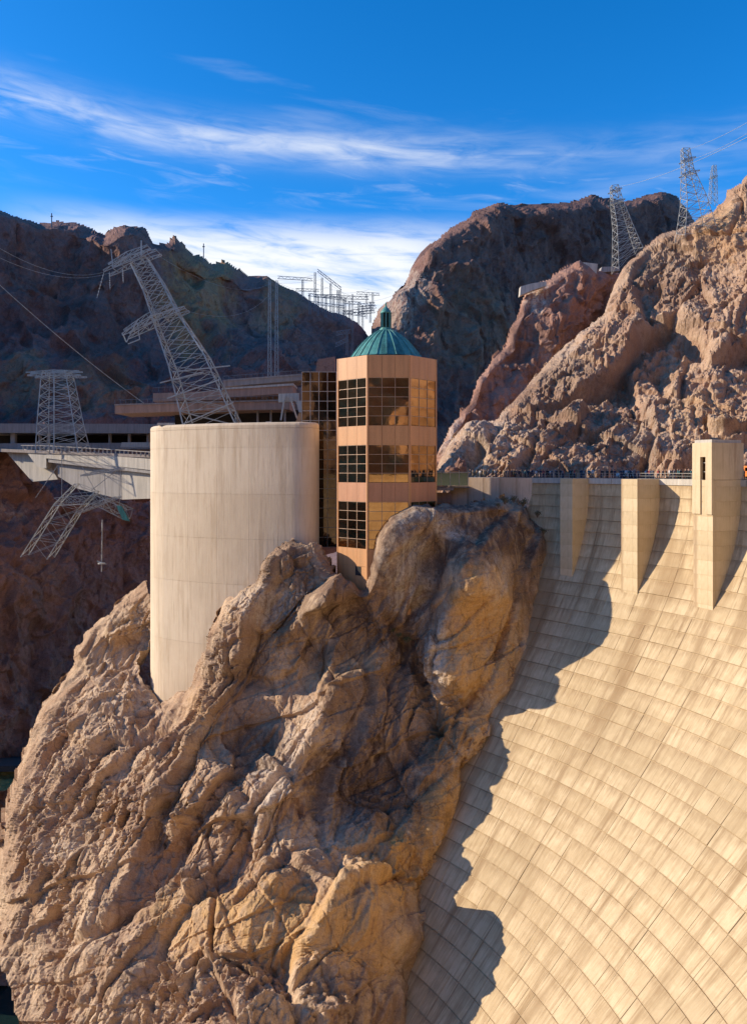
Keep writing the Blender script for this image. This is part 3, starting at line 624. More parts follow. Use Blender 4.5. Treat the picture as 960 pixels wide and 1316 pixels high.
def contact_th(z):                      # where the rock meets the dam at a given depth
    hs = sorted((h[2], h[1]) for h in CH)
    for (a, ta), (c, tb) in zip(hs[:-1], hs[1:]):
        if a <= z <= c: return ta+(tb-ta)*(z-a)/(c-a)
    return hs[0][1] if z < hs[0][0] else hs[-1][1]
DTH = R_(3.05); panels = []
k = 0; d = 1.1
while d < 104:
    d1 = d+LIFT*(1.0 if d > 3 else 1.0); dm = (d+d1)/2
    th = R_(-8)+(0 if (k//6) % 2 == 0 else DTH*.0)
    while th < TH_L:
        w = DTH
        if th > contact_th(dm)+R_(3.5): break
        parts = [(th, th+w)]
        if rp.random() < .16: m_ = th+w*rp.choice([.5, .5, .36]); parts = [(th, m_), (m_, th+w)]
        col = int(round(th/DTH))
        for a, c in parts:
            g = .024/(RD-sd_(dm)); gv = .045
            pr = [dam_pt(t_, q_) for t_ in (a, c) for q_ in (d, d1)]
            sc = [(480+FPX*v.x/v.y, HOR-FPX*v.z/v.y) for v in pr] if all(v.y > 20 for v in pr) else [(0, 0)]*4
            ar = abs((sc[0][0]-sc[3][0])*(sc[1][1]-sc[2][1])-(sc[1][0]-sc[2][0])*(sc[0][1]-sc[3][1]))
            vis = all(v.y > 20 for v in pr) and any(-10 < s_[0] < 970 and s_[1] < 1330 for s_ in sc) and a < contact_th(dm)
            panels.append((ar if vis else -1, a+g, c-g, d+gv, d1-gv, rp.random()*.75+.25*((col*7919) % 13)/13., rp.uniform(.03, .10), rp.uniform(-.02, .03)))
        th += w
    d = d1; k += 1
panels.sort(key=lambda q: -q[0])
uvf = lambda t_, q_: (t_*95, -(q_*1.25))
rest = ([], [], [], [])
for i, (ar, a, c, d0, d1, tint, lip, off) in enumerate(panels):
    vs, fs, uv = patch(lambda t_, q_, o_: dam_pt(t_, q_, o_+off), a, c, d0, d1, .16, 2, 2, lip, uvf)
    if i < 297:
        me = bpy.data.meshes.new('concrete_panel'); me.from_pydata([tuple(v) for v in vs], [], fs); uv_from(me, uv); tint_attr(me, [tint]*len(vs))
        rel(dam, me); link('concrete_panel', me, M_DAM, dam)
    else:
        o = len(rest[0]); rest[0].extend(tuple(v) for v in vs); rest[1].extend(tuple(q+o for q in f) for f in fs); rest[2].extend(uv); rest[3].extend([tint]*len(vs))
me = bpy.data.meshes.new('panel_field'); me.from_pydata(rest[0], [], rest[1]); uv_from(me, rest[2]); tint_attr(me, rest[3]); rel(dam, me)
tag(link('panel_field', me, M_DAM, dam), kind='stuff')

def crest_th(px):
    u = (px-480)/FPX; t = np.linspace(60, 260, 8000); g = np.hypot(u*t-CX0, t-CY0)-RD
    i = np.where((g[1:] > 0) & (g[:-1] <= 0))[0][0]; return math.atan2(t[i]-CY0, u*t[i]-CX0)
# crest parapet: cap sections along the wall head
def cap_section(t0, t1, z0, z1, r0, r1):
    vs = []; n = 4
    for i in range(n+1):
        th = t0+(t1-t0)*i/n; e = Vector((math.cos(th), math.sin(th), 0)); c = Vector((CX0, CY0, 0))
        for r, z in ((r0, z0), (r1, z0), (r1, z1), (r0, z1)): vs.append(c+e*r+Vector((0, 0, z)))
    fs = []
    for i in range(n):
        for j in range(4): fs.append((i*4+j, (i+1)*4+j, (i+1)*4+(j+1) % 4, i*4+(j+1) % 4))
    fs += [(3, 2, 1, 0), tuple(n*4+q for q in range(4))]
    m = MB(); m.add(vs, fs); return m
th_a = crest_th(684)
step = (th_a-R_(6))/9
for i in range(9):
    t0 = R_(6)+i*step
    cap_section(t0+R_(.03), t0+step-R_(.03), -HC-1.08, -HC+.02, RD-.22, RD+.4).build('parapet', M_CONC, dam)
# piers standing proud of the face
def pier_axes(th): return Vector((math.cos(th), math.sin(th), 0)), Vector((-math.sin(th), math.cos(th), 0))
def uvbox(name, o, ex, ey, ez, mat, parent, sc=1.0, tint=.6):
    o = Vector(o); c = [o, o+ex, o+ex+ey, o+ey]; c = c+[q+ez for q in c]
    vs = []; fs = []; uv = []
    lx, ly, lz = ex.length, ey.length, ez.length
    for idx, (a, bq) in (((0, 1, 5, 4), (lx, lz)), ((1, 2, 6, 5), (ly, lz)), ((2, 3, 7, 6), (lx, lz)), ((3, 0, 4, 7), (ly, lz)), ((4, 5, 6, 7), (lx, ly)), ((3, 2, 1, 0), (lx, ly))):
        k0 = len(vs); vs += [tuple(c[q]) for q in idx]; fs.append((k0, k0+1, k0+2, k0+3)); o_ = k0*1.7
        uv += [(o_, 0), (o_+a, 0), (o_+a, bq), (o_, bq)]
    me = bpy.data.meshes.new(name); me.from_pydata(vs, [], fs); uv_from(me, uv); tint_attr(me, [tint]*len(vs))
    bm = bmesh.new(); bm.from_mesh(me); bmesh.ops.recalc_face_normals(bm, faces=bm.faces); bm.to_mesh(me); bm.free()
    if parent is not None: rel(parent, me)
    return link(name, me, mat, parent)
def pier(px_corner, w, p, ztop, ysteps, parent=dam, name='pier'):
    # px_corner: photo column of the outer corner nearest the camera, at the crest
    best = None
    for k in range(400):
        th = R_(10+k*.1); e, t = pier_axes(th); c = Vector((CX0, CY0, 0))+e*(RD-p)
        x = 480+FPX*c.x/c.y
        if best is None or abs(x-px_corner) < best[0]: best = (abs(x-px_corner), th)
    th = best[1]; e, t = pier_axes(th); c = Vector((CX0, CY0, 0))+e*(RD-p)
    zs = ysteps
    for i, (za, zb) in enumerate(zip(zs[:-1], zs[1:])):      # cast in lifts, joints recessed
        uvbox(name, c+Vector((0, 0, zb+.03)), t*w, e*(p+2), Vector((0, 0, za-zb-.06)), M_PIER, parent, tint=rp.random())
    uvbox(name, c+Vector((0, 0, zs[-1]))+t*.05+e*.05, t*(w-.1), e*(p+1.9), Vector((0, 0, zs[0]-zs[-1]-.1)), M_PIER, parent, tint=.2)
    return th, e, t, c
zl = [-HC+.03]+[-HC-1.1-LIFT*k for k in range(0, 12)]
pier(735, 2.9, 5.4, 0, zl); pier(818, 3.6, 6.2, 0, zl)
# the tower on the crest
TW = thing('crest_tower', (53, 133, -HC), 'square pale concrete tower with a tall narrow recessed slot rising above the dam crest', 'tower')
th, e, t, c = pier(915, 4.0, 6.4, 0, zl, dam)
z0, z1 = -HC+.05, 4.55
def fbox(m, a0, a1, b0, b1, z0, z1): m.obox(c+t*a0+e*b0+Vector((0, 0, z0)), t*(a1-a0), e*(b1-b0), Vector((0, 0, z1-z0)))
LT = 4.0; LE = 6.9
s0, s1 = 1.25, 2.35                       # slot across the river face
zb, zt = z0-5.6, z1-2.3
for nm, (a0, a1, b0, b1, q0, q1) in (('wall', (0, s0, -.25, LE, z0, z1)), ('wall', (s1, LT, -.25, LE, z0, z1)), ('wall', (s0, s1, .45, LE-.01, z0, z1)), ('wall', (s0, s1, -.25, .45, zt, z1))):
    o = c+t*a0+e*b0+Vector((0, 0, q0)); uvbox(nm, o, t*(a1-a0), e*(b1-b0), Vector((0, 0, q1-q0)), M_PIER, TW, tint=.7)
for nm, (a0, a1, q0) in (('wall', (0, s0, zb)), ('wall', (s1, LT, zb))):
    uvbox(nm, c+t*a0+e*-.25+Vector((0, 0, q0)), t*(a1-a0), e*.25, Vector((0, 0, z0-q0-.01)), M_PIER, TW, tint=.7)
m = MB(); fbox(m, .25, LT-.25, .05, LE-.3, z1, z1+.5); m.build('roof_cap', M_PIER and M_CONC, TW)
m = MB(); fbox(m, s0+.02, s1-.02, .36, .44, zb, zt-.05); SW = m.build('slot_window', M_GLASSK, TW)
for zz in np.linspace(zb+1, zt-1, 6):
    m = MB(); fbox(m, s0+.02, s1-.02, .30, .355, zz, zz+.09); m.build('mullion', M_MULLG, SW)
# ------------------------------------------------------------------ left abutment wall, walkway, crest road
def wallp(px, Y): return Vector(((px-480)/FPX*Y, Y, 0))
AW = thing('abutment_wall', tuple(P(640, 640, 168)), 'tan concrete wall between the domed tower and the dam crest above the rock', 'wall')
e0 = Vector((CX0+math.cos(th_a)*RD, CY0+math.sin(th_a)*RD, 0)); e1 = wallp(600, 170.5); e2 = wallp(556, 172)
def wall_run(a, q, z0, z1, thk, n, mat, parent, name='wall_panel'):
    d = (q-a); L = d.length; d.normalize(); nrm = Vector((-d.y, d.x, 0))
    if nrm.y < 0: nrm = -nrm
    for i in range(n):
        s0_, s1_ = L*i/n+.03, L*(i+1)/n-.03
        uvbox(name, a+d*s0_+Vector((0, 0, z0)), d*(s1_-s0_), nrm*thk, Vector((0, 0, z1-z0)), mat, parent, tint=rp.random())
    uvbox('wall_core', a+nrm*.12+Vector((0, 0, z0)), d*L, nrm*(thk-.2), Vector((0, 0, z1-z0-.06)), mat, parent, tint=.2)
wall_run(e0, e1, -12, -HC+.0, 1.2, 4, M_WALL, AW)
wall_run(e1, wallp(578, 171), -12, -3.3, 1.2, 1, M_WALL, AW)
wall_run(wallp(578, 171), e2, -12, -7.4, 1.2, 1, M_WALL, AW)
# walkway platform with a teal glass railing in front of the tower's flank
PL = thing('viewing_platform', tuple(P(575, 626, 168)), 'small overhanging viewing platform with teal glass railing beside the domed tower', 'platform')
m = MB(); m.prism([P(543, 627, 166), P(583, 627, 166), P(583, 627, 172), P(543, 627, 172)], (0, 0, -.55)); m.build('deck', M_BROWN2, PL)
m = MB(); m.prism([P(552, 625, 168), P(603, 625, 168), P(603, 625, 171), P(552, 625, 171)], (0, 0, -.3)); m.build('deck', M_CONCG, PL)
m = MB(); m.prism([P(555, 633, 168.5), P(580, 633, 168.5), P(580, 633, 172), P(555, 633, 172)], (0, 0, -2.2)); m.build('under_beam', M_BROWN, PL)
for k in range(4):
    a, c_ = 556+k*11.4, 556+k*11.4+10.8
    m = MB(); m.prism([P(a, 624, 167.2), P(c_, 624, 167.2), P(c_, 608, 167.2), P(a, 608, 167.2)], (0, .06, 0)); m.build('glass_panel', M_TEAL, PL)
for k in range(5):
    m = MB(); x = 555.6+k*11.4; m.bar(P(x, 625, 167.2), P(x, 604, 167.2), .14); m.build('post', M_MULLG, PL)
m = MB(); m.bar(P(552, 607, 167.1), P(604, 607, 167.1), .16); m.build('handrail', M_MULLG, PL)
# crest road
def road_strip():
    m = MB(); n = 40; vs = []
    for i in range(n+1):
        th = R_(-70)+(TH_L+R_(4)-R_(-70))*i/n; e = Vector((math.cos(th), math.sin(th), 0)); c = Vector((CX0, CY0, 0))
        for r in (RD+.41, RD+10.9): vs += [c+e*r+Vector((0, 0, -HC+.05)), c+e*r+Vector((0, 0, -HC-.29))]
    fs = [(i*4+a, (i+1)*4+a, (i+1)*4+b_, i*4+b_) for i in range(n) for a, b_ in ((0, 2), (2, 3), (3, 1), (1, 0))]
    m.add(vs, fs); return m
tag(road_strip().build('road', M_ASPH), kind='structure')

# ------------------------------------------------------------------ concrete cylinder building
def cyl_profile():
    phi = R_(34); n = Vector((-math.sin(phi), -math.cos(phi), 0)); ex = Vector((math.cos(phi), -math.sin(phi), 0))
    A = wallp(211, 168.5); r = 12.0; O = A-n*r
    pts = []
    for k in range(43):                       # rounded end, from the back to the front
        a = math.pi*(1-k/42.); dirv_ = n*math.cos(a)-ex*math.sin(a); pts.append((O+dirv_*r, dirv_))
    L = 0.0; q = A.copy(); ph = phi; fl = A.copy()
    while True:                                # long, very slightly bowed front
        ph -= R_(.2); nn_ = Vector((-math.sin(ph), -math.cos(ph), 0)); q = q+Vector((math.cos(ph), -math.sin(ph), 0))*.25; L += .25
        if 480+FPX*q.x/q.y > 379: break
        if int(L*4) % 8: continue
        pts.append((q.copy(), nn_))
    n = nn_; ex = Vector((math.cos(ph), -math.sin(ph), 0)); pts.append((q.copy(), n))
    r2 = 4.0; O2 = q-n*r2
    for k in range(1, 9):
        a = math.pi*.5*k/8; dv = n*math.cos(a)+ex*math.sin(a); pts.append((O2+dv*r2, dv))
    return pts, n, ex
prof, cn, cex = cyl_profile()
CYB = thing('cylinder_building', tuple(P(300, 905, 176)), 'tall smooth cream concrete building with a rounded end standing in the rock', 'building')
ZT = P(0, 545, 165).z
zj = [ZT-1.2, P(0, 576, 165).z, P(0, 634, 165).z, P(0, 690, 165).z, P(0, 747, 165).z, P(0, 825, 165).z, P(0, 960, 165).z]
cum = [0.0]
for (a, _), (q, _) in zip(prof[:-1], prof[1:]): cum.append(cum[-1]+(q-a).length)
def cyl_pt(u, off):
    i = max(0, min(len(cum)-2, int(np.searchsorted(cum, u)-1))); f = (u-cum[i])/(cum[i+1]-cum[i])
    q = prof[i][0].lerp(prof[i+1][0], f); nn = prof[i][1].lerp(prof[i+1][1], f).normalized(); return q+nn*off
splits = [0, cum[21], cum[42], cum[42]+7.0, cum[42]+14.5, cum[42]+22.0, cum[-1]]
splits = [s_ for s_ in splits if s_ <= cum[-1]]
rc = random.Random(3)
for j in range(len(zj)-1):
    for i in range(len(splits)-1):
        u0, u1, za, zb = splits[i], splits[i+1], zj[j], zj[j+1]
        nu = 16 if i in (0, 1, 5) else 3
        vs, fs, uv = patch(lambda u, v, o_: cyl_pt(u, o_)+Vector((0, 0, v)), u0+.012, u1-.012, za-.02, zb+.02, .12, nu, 1, 0, lambda u, v: (u, v))
        me = bpy.data.meshes.new('concrete_panel'); me.from_pydata([tuple(v) for v in vs], [], fs); uv_from(me, uv); tint_attr(me, [(.35+.12*rc.random()+(.35 if j in (1,) else .0)+(.2 if j in (0, 4) else 0))]*len(vs))
        bm = bmesh.new(); bm.from_mesh(me); bmesh.ops.recalc_face_normals(bm, faces=bm.faces); bm.to_mesh(me); bm.free()
        if sum((p_.normal.dot(Vector((-.2, -.95, 0)))) for p_ in me.polygons[:nu]) < 0 and i > 1: me.flip_normals()
        me.polygons.foreach_set('use_smooth', [q_ < nu for q_ in range(len(me.polygons))])
        rel(CYB, me); link('concrete_panel', me, M_CYL, CYB)
def ring_mesh(offs):                          # closed shell following the plan, list of (offset, z)
    back = [(p+(-cn)*1.0) for p, _ in ()]
    base = [prof[k] for k in range(len(prof))]
    endl = prof[0][0]; endr = prof[-1][0]
    pl = [(p, d) for p, d in base]+[(endr+Vector((-2.5, 16, 0)), cex), (endl+Vector((2, 4, 0)), -cn)]
    n = len(pl); vs = []; fs = []; uv = []
    for off, z in offs:
        for i, (p, d) in enumerate(pl): vs.append(p+d*off+Vector((0, 0, z))); uv.append(((cum[i] if i < len(cum) else cum[-1]+8*(i-len(cum)+1)), z))
    for j in range(len(offs)-1):
        for i in range(n): fs.append((j*n+i, j*n+(i+1) % n, (j+1)*n+(i+1) % n, (j+1)*n+i))
    fs += [tuple(range(n-1, -1, -1)), tuple((len(offs)-1)*n+q for q in range(n))]
    me = bpy.data.meshes.new('core'); me.from_pydata([tuple(v) for v in vs], [], fs); uv_from(me, uv); tint_attr(me, [.4]*len(vs))
    bm = bmesh.new(); bm.from_mesh(me); bmesh.ops.recalc_face_normals(bm, faces=bm.faces); bm.to_mesh(me); bm.free()
    return me
me = ring_mesh([(-.09, zj[-1]-4), (-.09, ZT-1.19)]); rel(CYB, me); link('core', me, M_CYL, CYB)
me = ring_mesh([(0, ZT-1.17), (0, ZT-.55), (-.18, ZT-.2), (-.6, ZT), (-1.4, ZT+.02)]); me.name = 'rim'; rel(CYB, me); link('rim', me, M_CYL, CYB)
for k, (px, w_, h_) in enumerate(((213, 3.6, .5), (243, 1.6, .4), (318, 1.4, .5), (345, 1.1, .8), (366, 2.0, .5), (384, 1.2, .7), (398, 1.5, .4))):
    m = MB(); q = P(px, 541, 169); m.box((q.x-w_/2, q.y, ZT+.02), (q.x+w_/2, q.y+1.2, ZT+h_)); m.build('roof_unit', (M_CONC, M_DARK, M_STEELD)[k % 3], CYB)

# ------------------------------------------------------------------ octagonal glass tower with copper dome
TC = P(496, 605, 160.0); TWR = thing('domed_tower', tuple(TC+Vector((0, 0, -24))), 'octagonal orange stone tower with dark bronze windows and a green copper dome', 'building')
RO = 10.75; A0 = -math.pi/2-math.pi/8+R_(2.0)
def zpx(py): return (HOR-py)/FPX*151.0
rows = [(457, 471.5, 'p'), (471.5, 486, 'p')]
rows = [(457, 486, 'p')]
def rng_rows(a, q, n, kind): return [(a+(q-a)*i/n, a+(q-a)*(i+1)/n, kind) for i in range(n)]
rows += rng_rows(486, 547, 5, 'g')+[(547, 572, 'p')]+rng_rows(572, 620, 4, 'g')+[(620, 645, 'q')]+rng_rows(645, 705, 5, 'g')+[(705, 728, 'p'), (728, 764, 'p'), (764, 792, 'p')]
for s_ in range(8):
    a0, a1 = A0+s_*math.pi/4, A0+(s_+1)*math.pi/4
    p0 = Vector((TC.x+RO*math.cos(a0), TC.y+RO*math.sin(a0), 0)); p1 = Vector((TC.x+RO*math.cos(a1), TC.y+RO*math.sin(a1), 0))
    d = (p1-p0).normalized(); L = (p1-p0).length; nrm = Vector((d.y, -d.x, 0))
    if nrm.dot((p0+p1)*.5-Vector((TC.x, TC.y, 0))) < 0: nrm = -nrm
    front = s_ in (7, 0, 1, 2) or s_ == 7
    vis = nrm.y < .25
    # corner post and backing
    m = MB(); m.obox(p0-d*.0-nrm*.25+d*.0+Vector((0, 0, zpx(792))), d*.26, nrm*.33, Vector((0, 0, zpx(457.2)-zpx(792)))); m.build('corner_post', M_STONE, TWR)
    m = MB(); m.obox(p1-d*.26-nrm*.25+Vector((0, 0, zpx(792))), d*.26, nrm*.332, Vector((0, 0, zpx(457.4)-zpx(792)))); m.build('corner_post', M_STONE, TWR)
    m = MB(); m.obox(p0+d*.27-nrm*.30+Vector((0, 0, zpx(792))), d*(L-.54), nrm*.06, Vector((0, 0, zpx(458)-zpx(792)))); m.build('backing', M_DARK, TWR)
    cols = 3
    cw = (L-.56)/cols
    for (ya, yb, kind) in rows:
        zt_, zb_ = zpx(ya), zpx(yb)
        if not vis:
            m = MB(); m.obox(p0+d*.28-nrm*.2+Vector((0, 0, zb_+.03)), d*(L-.56), nrm*.2, Vector((0, 0, zt_-zb_-.06))); m.build('window_pane' if kind == 'g' else 'stone_panel', M_GLASS if kind == 'g' else M_STONE, TWR); continue
        for c_ in range(cols):
            x0 = .28+c_*cw
            g = .05
            if kind == 'g':
                tw = rp.uniform(-.012, .012); o = p0+d*(x0+g)-nrm*.16+Vector((0, 0, zb_+g))
                m = MB(); m.obox(o+nrm*tw, d*(cw-2*g)-nrm*tw, nrm*.05, Vector((0, 0, zt_-zb_-2*g))); m.build('window_pane', M_GLASS, TWR)
            else:
                o = p0+d*(x0+.025)-nrm*.18+Vector((0, 0, zb_+.025))
                m = MB(); m.obox(o, d*(cw-.05), nrm*(.2+rp.uniform(0, .015)), Vector((0, 0, zt_-zb_-.05))); m.build('stone_panel', M_STONE2 if (kind == 'q') else M_STONE, TWR)
        if kind == 'g' :
            m = MB(); m.obox(p0+d*.28-nrm*.14+Vector((0, 0, zt_-.06)), d*(L-.56), nrm*.10, Vector((0, 0, .10))); m.build('transom', M_MULL, TWR)
    if vis:
        for (ya, yb) in ((486, 547), (572, 620), (645, 705)):
            for c_ in range(1, cols):
                m = MB(); m.obox(p0+d*(.28+c_*cw-.05)-nrm*.14+Vector((0, 0, zpx(yb))), d*.10, nrm*.104, Vector((0, 0, zpx(ya)-zpx(yb)))); m.build('mullion', M_MULL, TWR)
# small square vent low on the left facet
a0, a1 = A0-math.pi/4, A0
p0 = Vector((TC.x+RO*math.cos(a0), TC.y+RO*math.sin(a0), 0)); p1 = Vector((TC.x+RO*math.cos(a1), TC.y+RO*math.sin(a1), 0)); d = (p1-p0).normalized(); nrm = Vector((d.y, -d.x, 0))
if nrm.y > 0: nrm = -nrm
m = MB(); m.obox(p0+d*(p1-p0).length*.62+nrm*.02+Vector((0, 0, zpx(740))), d*1.5, nrm*.06, Vector((0, 0, 1.75))); m.build('vent', M_DARK, TWR)
m = MB(); m.lathe((TC.x, TC.y, zpx(458)-.6), [(RO-.5, 0), (RO-.5, .25)], 8, 0, A0); m.build('roof_deck', M_CONC, TWR)
zd = zpx(458)-.3
# dome: drum, sixteen copper gores with standing seams, lantern
ZB, DR, DH = zd+1.0, 7.3, 6.2
m = MB(); m.lathe((TC.x, TC.y, zd), [(DR+.1, 0), (DR+.1, .9), (DR-.2, 1.0)], 32); m.build('drum', M_COPPER, TWR)
def dome_prof(t):
    r = 1-t*.86; return (DR+.2)*r, DH*(1-r**1.75)
NG = 24
for g in range(NG):
    a0, a1 = 2*math.pi*g/NG+.006, 2*math.pi*(g+1)/NG-.006; vs = []; fs = []; K = 8
    for i in range(K+1):
        r, z = dome_prof(i/K)
        for a in (a0, (a0+a1)/2, a1): vs.append((TC.x+r*math.cos(a)*(1 if a != (a0+a1)/2 else 1.004), TC.y+r*math.sin(a), ZB+z))
    for i in range(K):
        for j in range(2): fs.append((i*3+j, i*3+j+1, (i+1)*3+j+1, (i+1)*3+j))
    m = MB(); m.add(vs, fs); m.build('copper_gore', M_COPPER, TWR, recalc=False)
    m = MB(); pr_ = None; a = 2*math.pi*g/NG
    for i in range(K+1):
        r, z = dome_prof(i/K); q = Vector((TC.x+(r+.06)*math.cos(a), TC.y+(r+.06)*math.sin(a), ZB+z+.03))
        if pr_ is not None: m.bar(pr_, q, .16)
        pr_ = q
    m.build('seam', M_COPL, TWR)
zl0 = ZB+DH-.15
m = MB(); m.lathe((TC.x, TC.y, zl0), [(1.5, -.3), (1.35, .15), (1.05, .3), (1.05, .45)], 12); LB = m.build('lantern_base', M_COPPER, TWR)
for k in range(8):
    a = 2*math.pi*k/8; q = Vector((TC.x+.95*math.cos(a), TC.y+.95*math.sin(a), zl0+.4)); m = MB(); m.bar(q, q+Vector((0, 0, 3.0)), .3); m.build('lantern_post', M_COPPER, LB)
m = MB(); m.lathe((TC.x, TC.y, zl0+.4), [(.72, 0), (.72, 3.0)], 10); m.build('lantern_core', M_GLASSK, LB)
m = MB(); m.lathe((TC.x, TC.y, zl0+3.4), [(1.15, 0), (1.1, .2), (.95, .5), (.55, 1.0), (.22, 1.35), (.12, 1.8), (.2, 1.95), (.02, 2.3)], 14); m.build('lantern_roof', M_COPPER, TWR, smooth=True)

# ------------------------------------------------------------------ dark glass curtain wall between cylinder and tower
GW = thing('curtain_wall', tuple(P(420, 700, 167)), 'dark gridded glass wall between the cream cylinder and the orange tower', 'glass wall')
Yg = 167.5; xs = [388, 399, 410, 421, 432.5]; ytop = 478; nrow = 18; rh = (703-ytop)/nrow
for r in range(nrow):
    for c_ in range(4):
        if c_ == 0 and r > 5: continue
        ya, yb = ytop+r*rh+.4, ytop+(r+1)*rh-.4
        m = MB(); q0 = P(xs[c_]+.4, yb, Yg); q1 = P(xs[c_+1]-.4, ya, Yg)
        m.box((q0.x, Yg+rp.uniform(0, .02), q0.z), (q1.x, Yg+.07, q1.z)); m.build('window_pane', M_GLASSK, GW)
for x in xs:
    m = MB(); m.box((P(x, 0, Yg).x-.07, Yg-.12, P(0, 703, Yg).z), (P(x, 0, Yg).x+.07, Yg+.1, P(0, ytop, Yg).z)); m.build('mullion', M_MULLG, GW)
for r in range(nrow+1):
    z = P(0, ytop+r*rh, Yg).z; x0 = P(388 if r < 7 else 399, 0, Yg).x
    m = MB(); m.box((x0, Yg-.10, z-.06), (P(432.5, 0, Yg).x, Yg+.08, z+.06)); m.build('transom', M_MULLG, GW)
m = MB(); m.box((P(398, 0, Yg).x, Yg+.12, P(0, 703, Yg).z), (P(440, 0, Yg).x, Yg+.4, P(0, 520, Yg).z)); m.build('backing', M_DARK, GW)

# ------------------------------------------------------------------ terraced building with long overhanging slabs behind the cylinder
TB = thing('terrace_building', tuple(P(300, 540, 205)), 'low building of long brown cantilevered roof slabs behind the cream cylinder', 'building')
def slab(name, pts, Y, depth, mat, parent, dy=None):
    """a beam whose long face follows the given outline at distance Y, swept back"""
    m = MB(); m.prism([P(px, py, Y+(dy(px) if dy else 0)) for px, py in pts], (0, depth, 0)); return m.build(name, mat, parent)
slab('roof_slab', [(148, 531.5), (262, 528), (262, 517.5), (148, 521.5)], 200, 14, M_BROWN, TB)
slab('roof_slab', [(262.4, 528), (372, 526), (372, 515), (262.4, 517.5)], 200.2, 14, M_BROWN, TB)
slab('slab_edge', [(147.6, 521.3), (372, 514.8), (372, 513.2), (147.6, 519.2)], 199.8, 14.5, M_BROWN2, TB)
slab('roof_slab', [(197, 516), (285, 513.5), (285, 502), (197, 505.5)], 212, 14, M_BROWN, TB)
slab('roof_slab', [(285.4, 511), (377, 505), (377, 495.5), (285.4, 501)], 212.2, 14, M_BROWN, TB)
slab('slab_edge', [(285, 500.8), (377.3, 495.3), (377.3, 492.5), (285, 498.6)], 211.8, 14.5, M_CONC, TB)
slab('roof_slab', [(287, 497), (396, 488), (396, 482), (287, 490.5)], 224, 12, M_BROWN2, TB)
slab('slab_edge', [(286.5, 490.4), (396.3, 481.8), (396.3, 479.5), (286.5, 488.2)], 223.8, 12.4, M_BROWN2, TB)
for px in (331, 348, 366, 305): slab('column', [(px-1, 545), (px+1, 545), (px+1, 524), (px-1, 524)], 203, 1.0, M_CONCG, TB)
for px in (300, 340): slab('column', [(px-2, 518), (px+2, 518), (px+2, 500), (px-2, 500)], 216, 2, M_BROWN2, TB)
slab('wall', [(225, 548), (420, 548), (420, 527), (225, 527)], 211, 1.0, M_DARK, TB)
slab('wall', [(300, 530), (420, 530), (420, 497), (300, 500)], 222, 1.0, M_BROWN2, TB)
slab('parapet_panel', [(358, 517), (384, 515.5), (384, 505), (358, 506)], 193, 1.2, M_CONC, TB)
slab('parapet_panel', [(384.4, 530), (414, 530), (414, 514.5), (380, 515)], 190, 1.2, M_CONC, TB)
slab('parapet_panel', [(380, 543), (414, 543), (414, 531), (384, 531)], 190.4, 1.2, M_STONE, TB)
slab('chimney', [(405, 484), (430, 484), (430, 458), (408, 462)], 205, 6, M_RED, TB)
slab('frame_post', [(360, 540), (362, 540), (367, 508), (365, 508)], 192, .6, M_CONC, TB)
slab('frame_post', [(381, 538), (383, 538), (373, 508), (371, 508)], 192, .6, M_CONC, TB)

for (x0, y0, x1, y1, Y) in ((148, 519, 372, 513, 200.5), (197, 503, 285, 499, 212.5), (287, 488, 396, 479.5, 224.5)):
    m = MB(); A_, B_ = P(x0, y0, Y), P(x1, y1, Y); n_ = int((x1-x0)/7)
    for k in range(n_+1): q = A_.lerp(B_, k/n_); m.bar(q, q+Vector((0, 0, 1.0)), .09)
    m.bar(A_+Vector((0, 0, 1.0)), B_+Vector((0, 0, 1.0)), .1); m.build('roof_railing', M_STEELD, TB)
# ------------------------------------------------------------------ parking deck and approach bridge at left
PD = thing('parking_deck', tuple(P(90, 575, 248)), 'long dim concrete parking deck with slender columns behind the approach bridge', 'parking deck')
slab('deck_beam', [(-60, 556), (96, 556.5), (96, 544.5), (-60, 544)], 246, 22, M_BROWN2, PD)
slab('deck_beam', [(96.4, 556.5), (215, 557), (215, 545), (96.4, 544.5)], 246, 22, M_BROWN2, PD)
slab('deck_beam', [(-60, 578), (215, 577), (215, 569), (-60, 570)], 247, 22, M_BROWN2, PD)
for px in (-10, 17, 51, 62, 98, 141, 166, 190): slab('column', [(px-(3 if px == 17 else 1.3), 570), (px+(3 if px == 17 else 1.3), 570), (px+(3 if px == 17 else 1.3), 556), (px-(3 if px == 17 else 1.3), 556)], 249, 1.4, M_CONCG, PD)
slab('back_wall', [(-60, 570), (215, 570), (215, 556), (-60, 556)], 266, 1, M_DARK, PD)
slab('kiosk', [(155, 575), (192, 575), (192, 568.5), (157, 568.5)], 238, 3, M_CONC, PD)
BR = thing('approach_bridge', tuple(P(120, 600, 236)), 'pale concrete approach bridge with white parapet running left from the cylinder', 'bridge')
yb_ = lambda px: -(px-60)*.15
slab('parapet', [(60, 589), (125, 596.5), (125, 585), (60, 578)], 236, 1.0, M_CONC, BR, yb_)
slab('parapet', [(125.4, 596.5), (215, 606.5), (215, 591), (125.4, 585)], 236, 1.0, M_CONC, BR, yb_)
slab('girder', [(62, 594), (215, 611), (215, 606.8), (62, 589.6)], 236.6, 8, M_CONCG, BR, yb_)
slab('abutment_wall', [(75, 612), (100, 628), (157, 642), (157, 604.2), (75, 595.2)], 238.5, 2, M_CONCG, BR, yb_)
slab('abutment_wall', [(157.5, 642), (215, 640), (215, 610.8), (157.5, 604.4)], 238.2, 2, M_CONC, BR, yb_)
slab('wing_wall', [(6, 578), (42, 619), (75, 616), (60, 590), (33, 577)], 240, 6, M_CONC, BR, yb_)
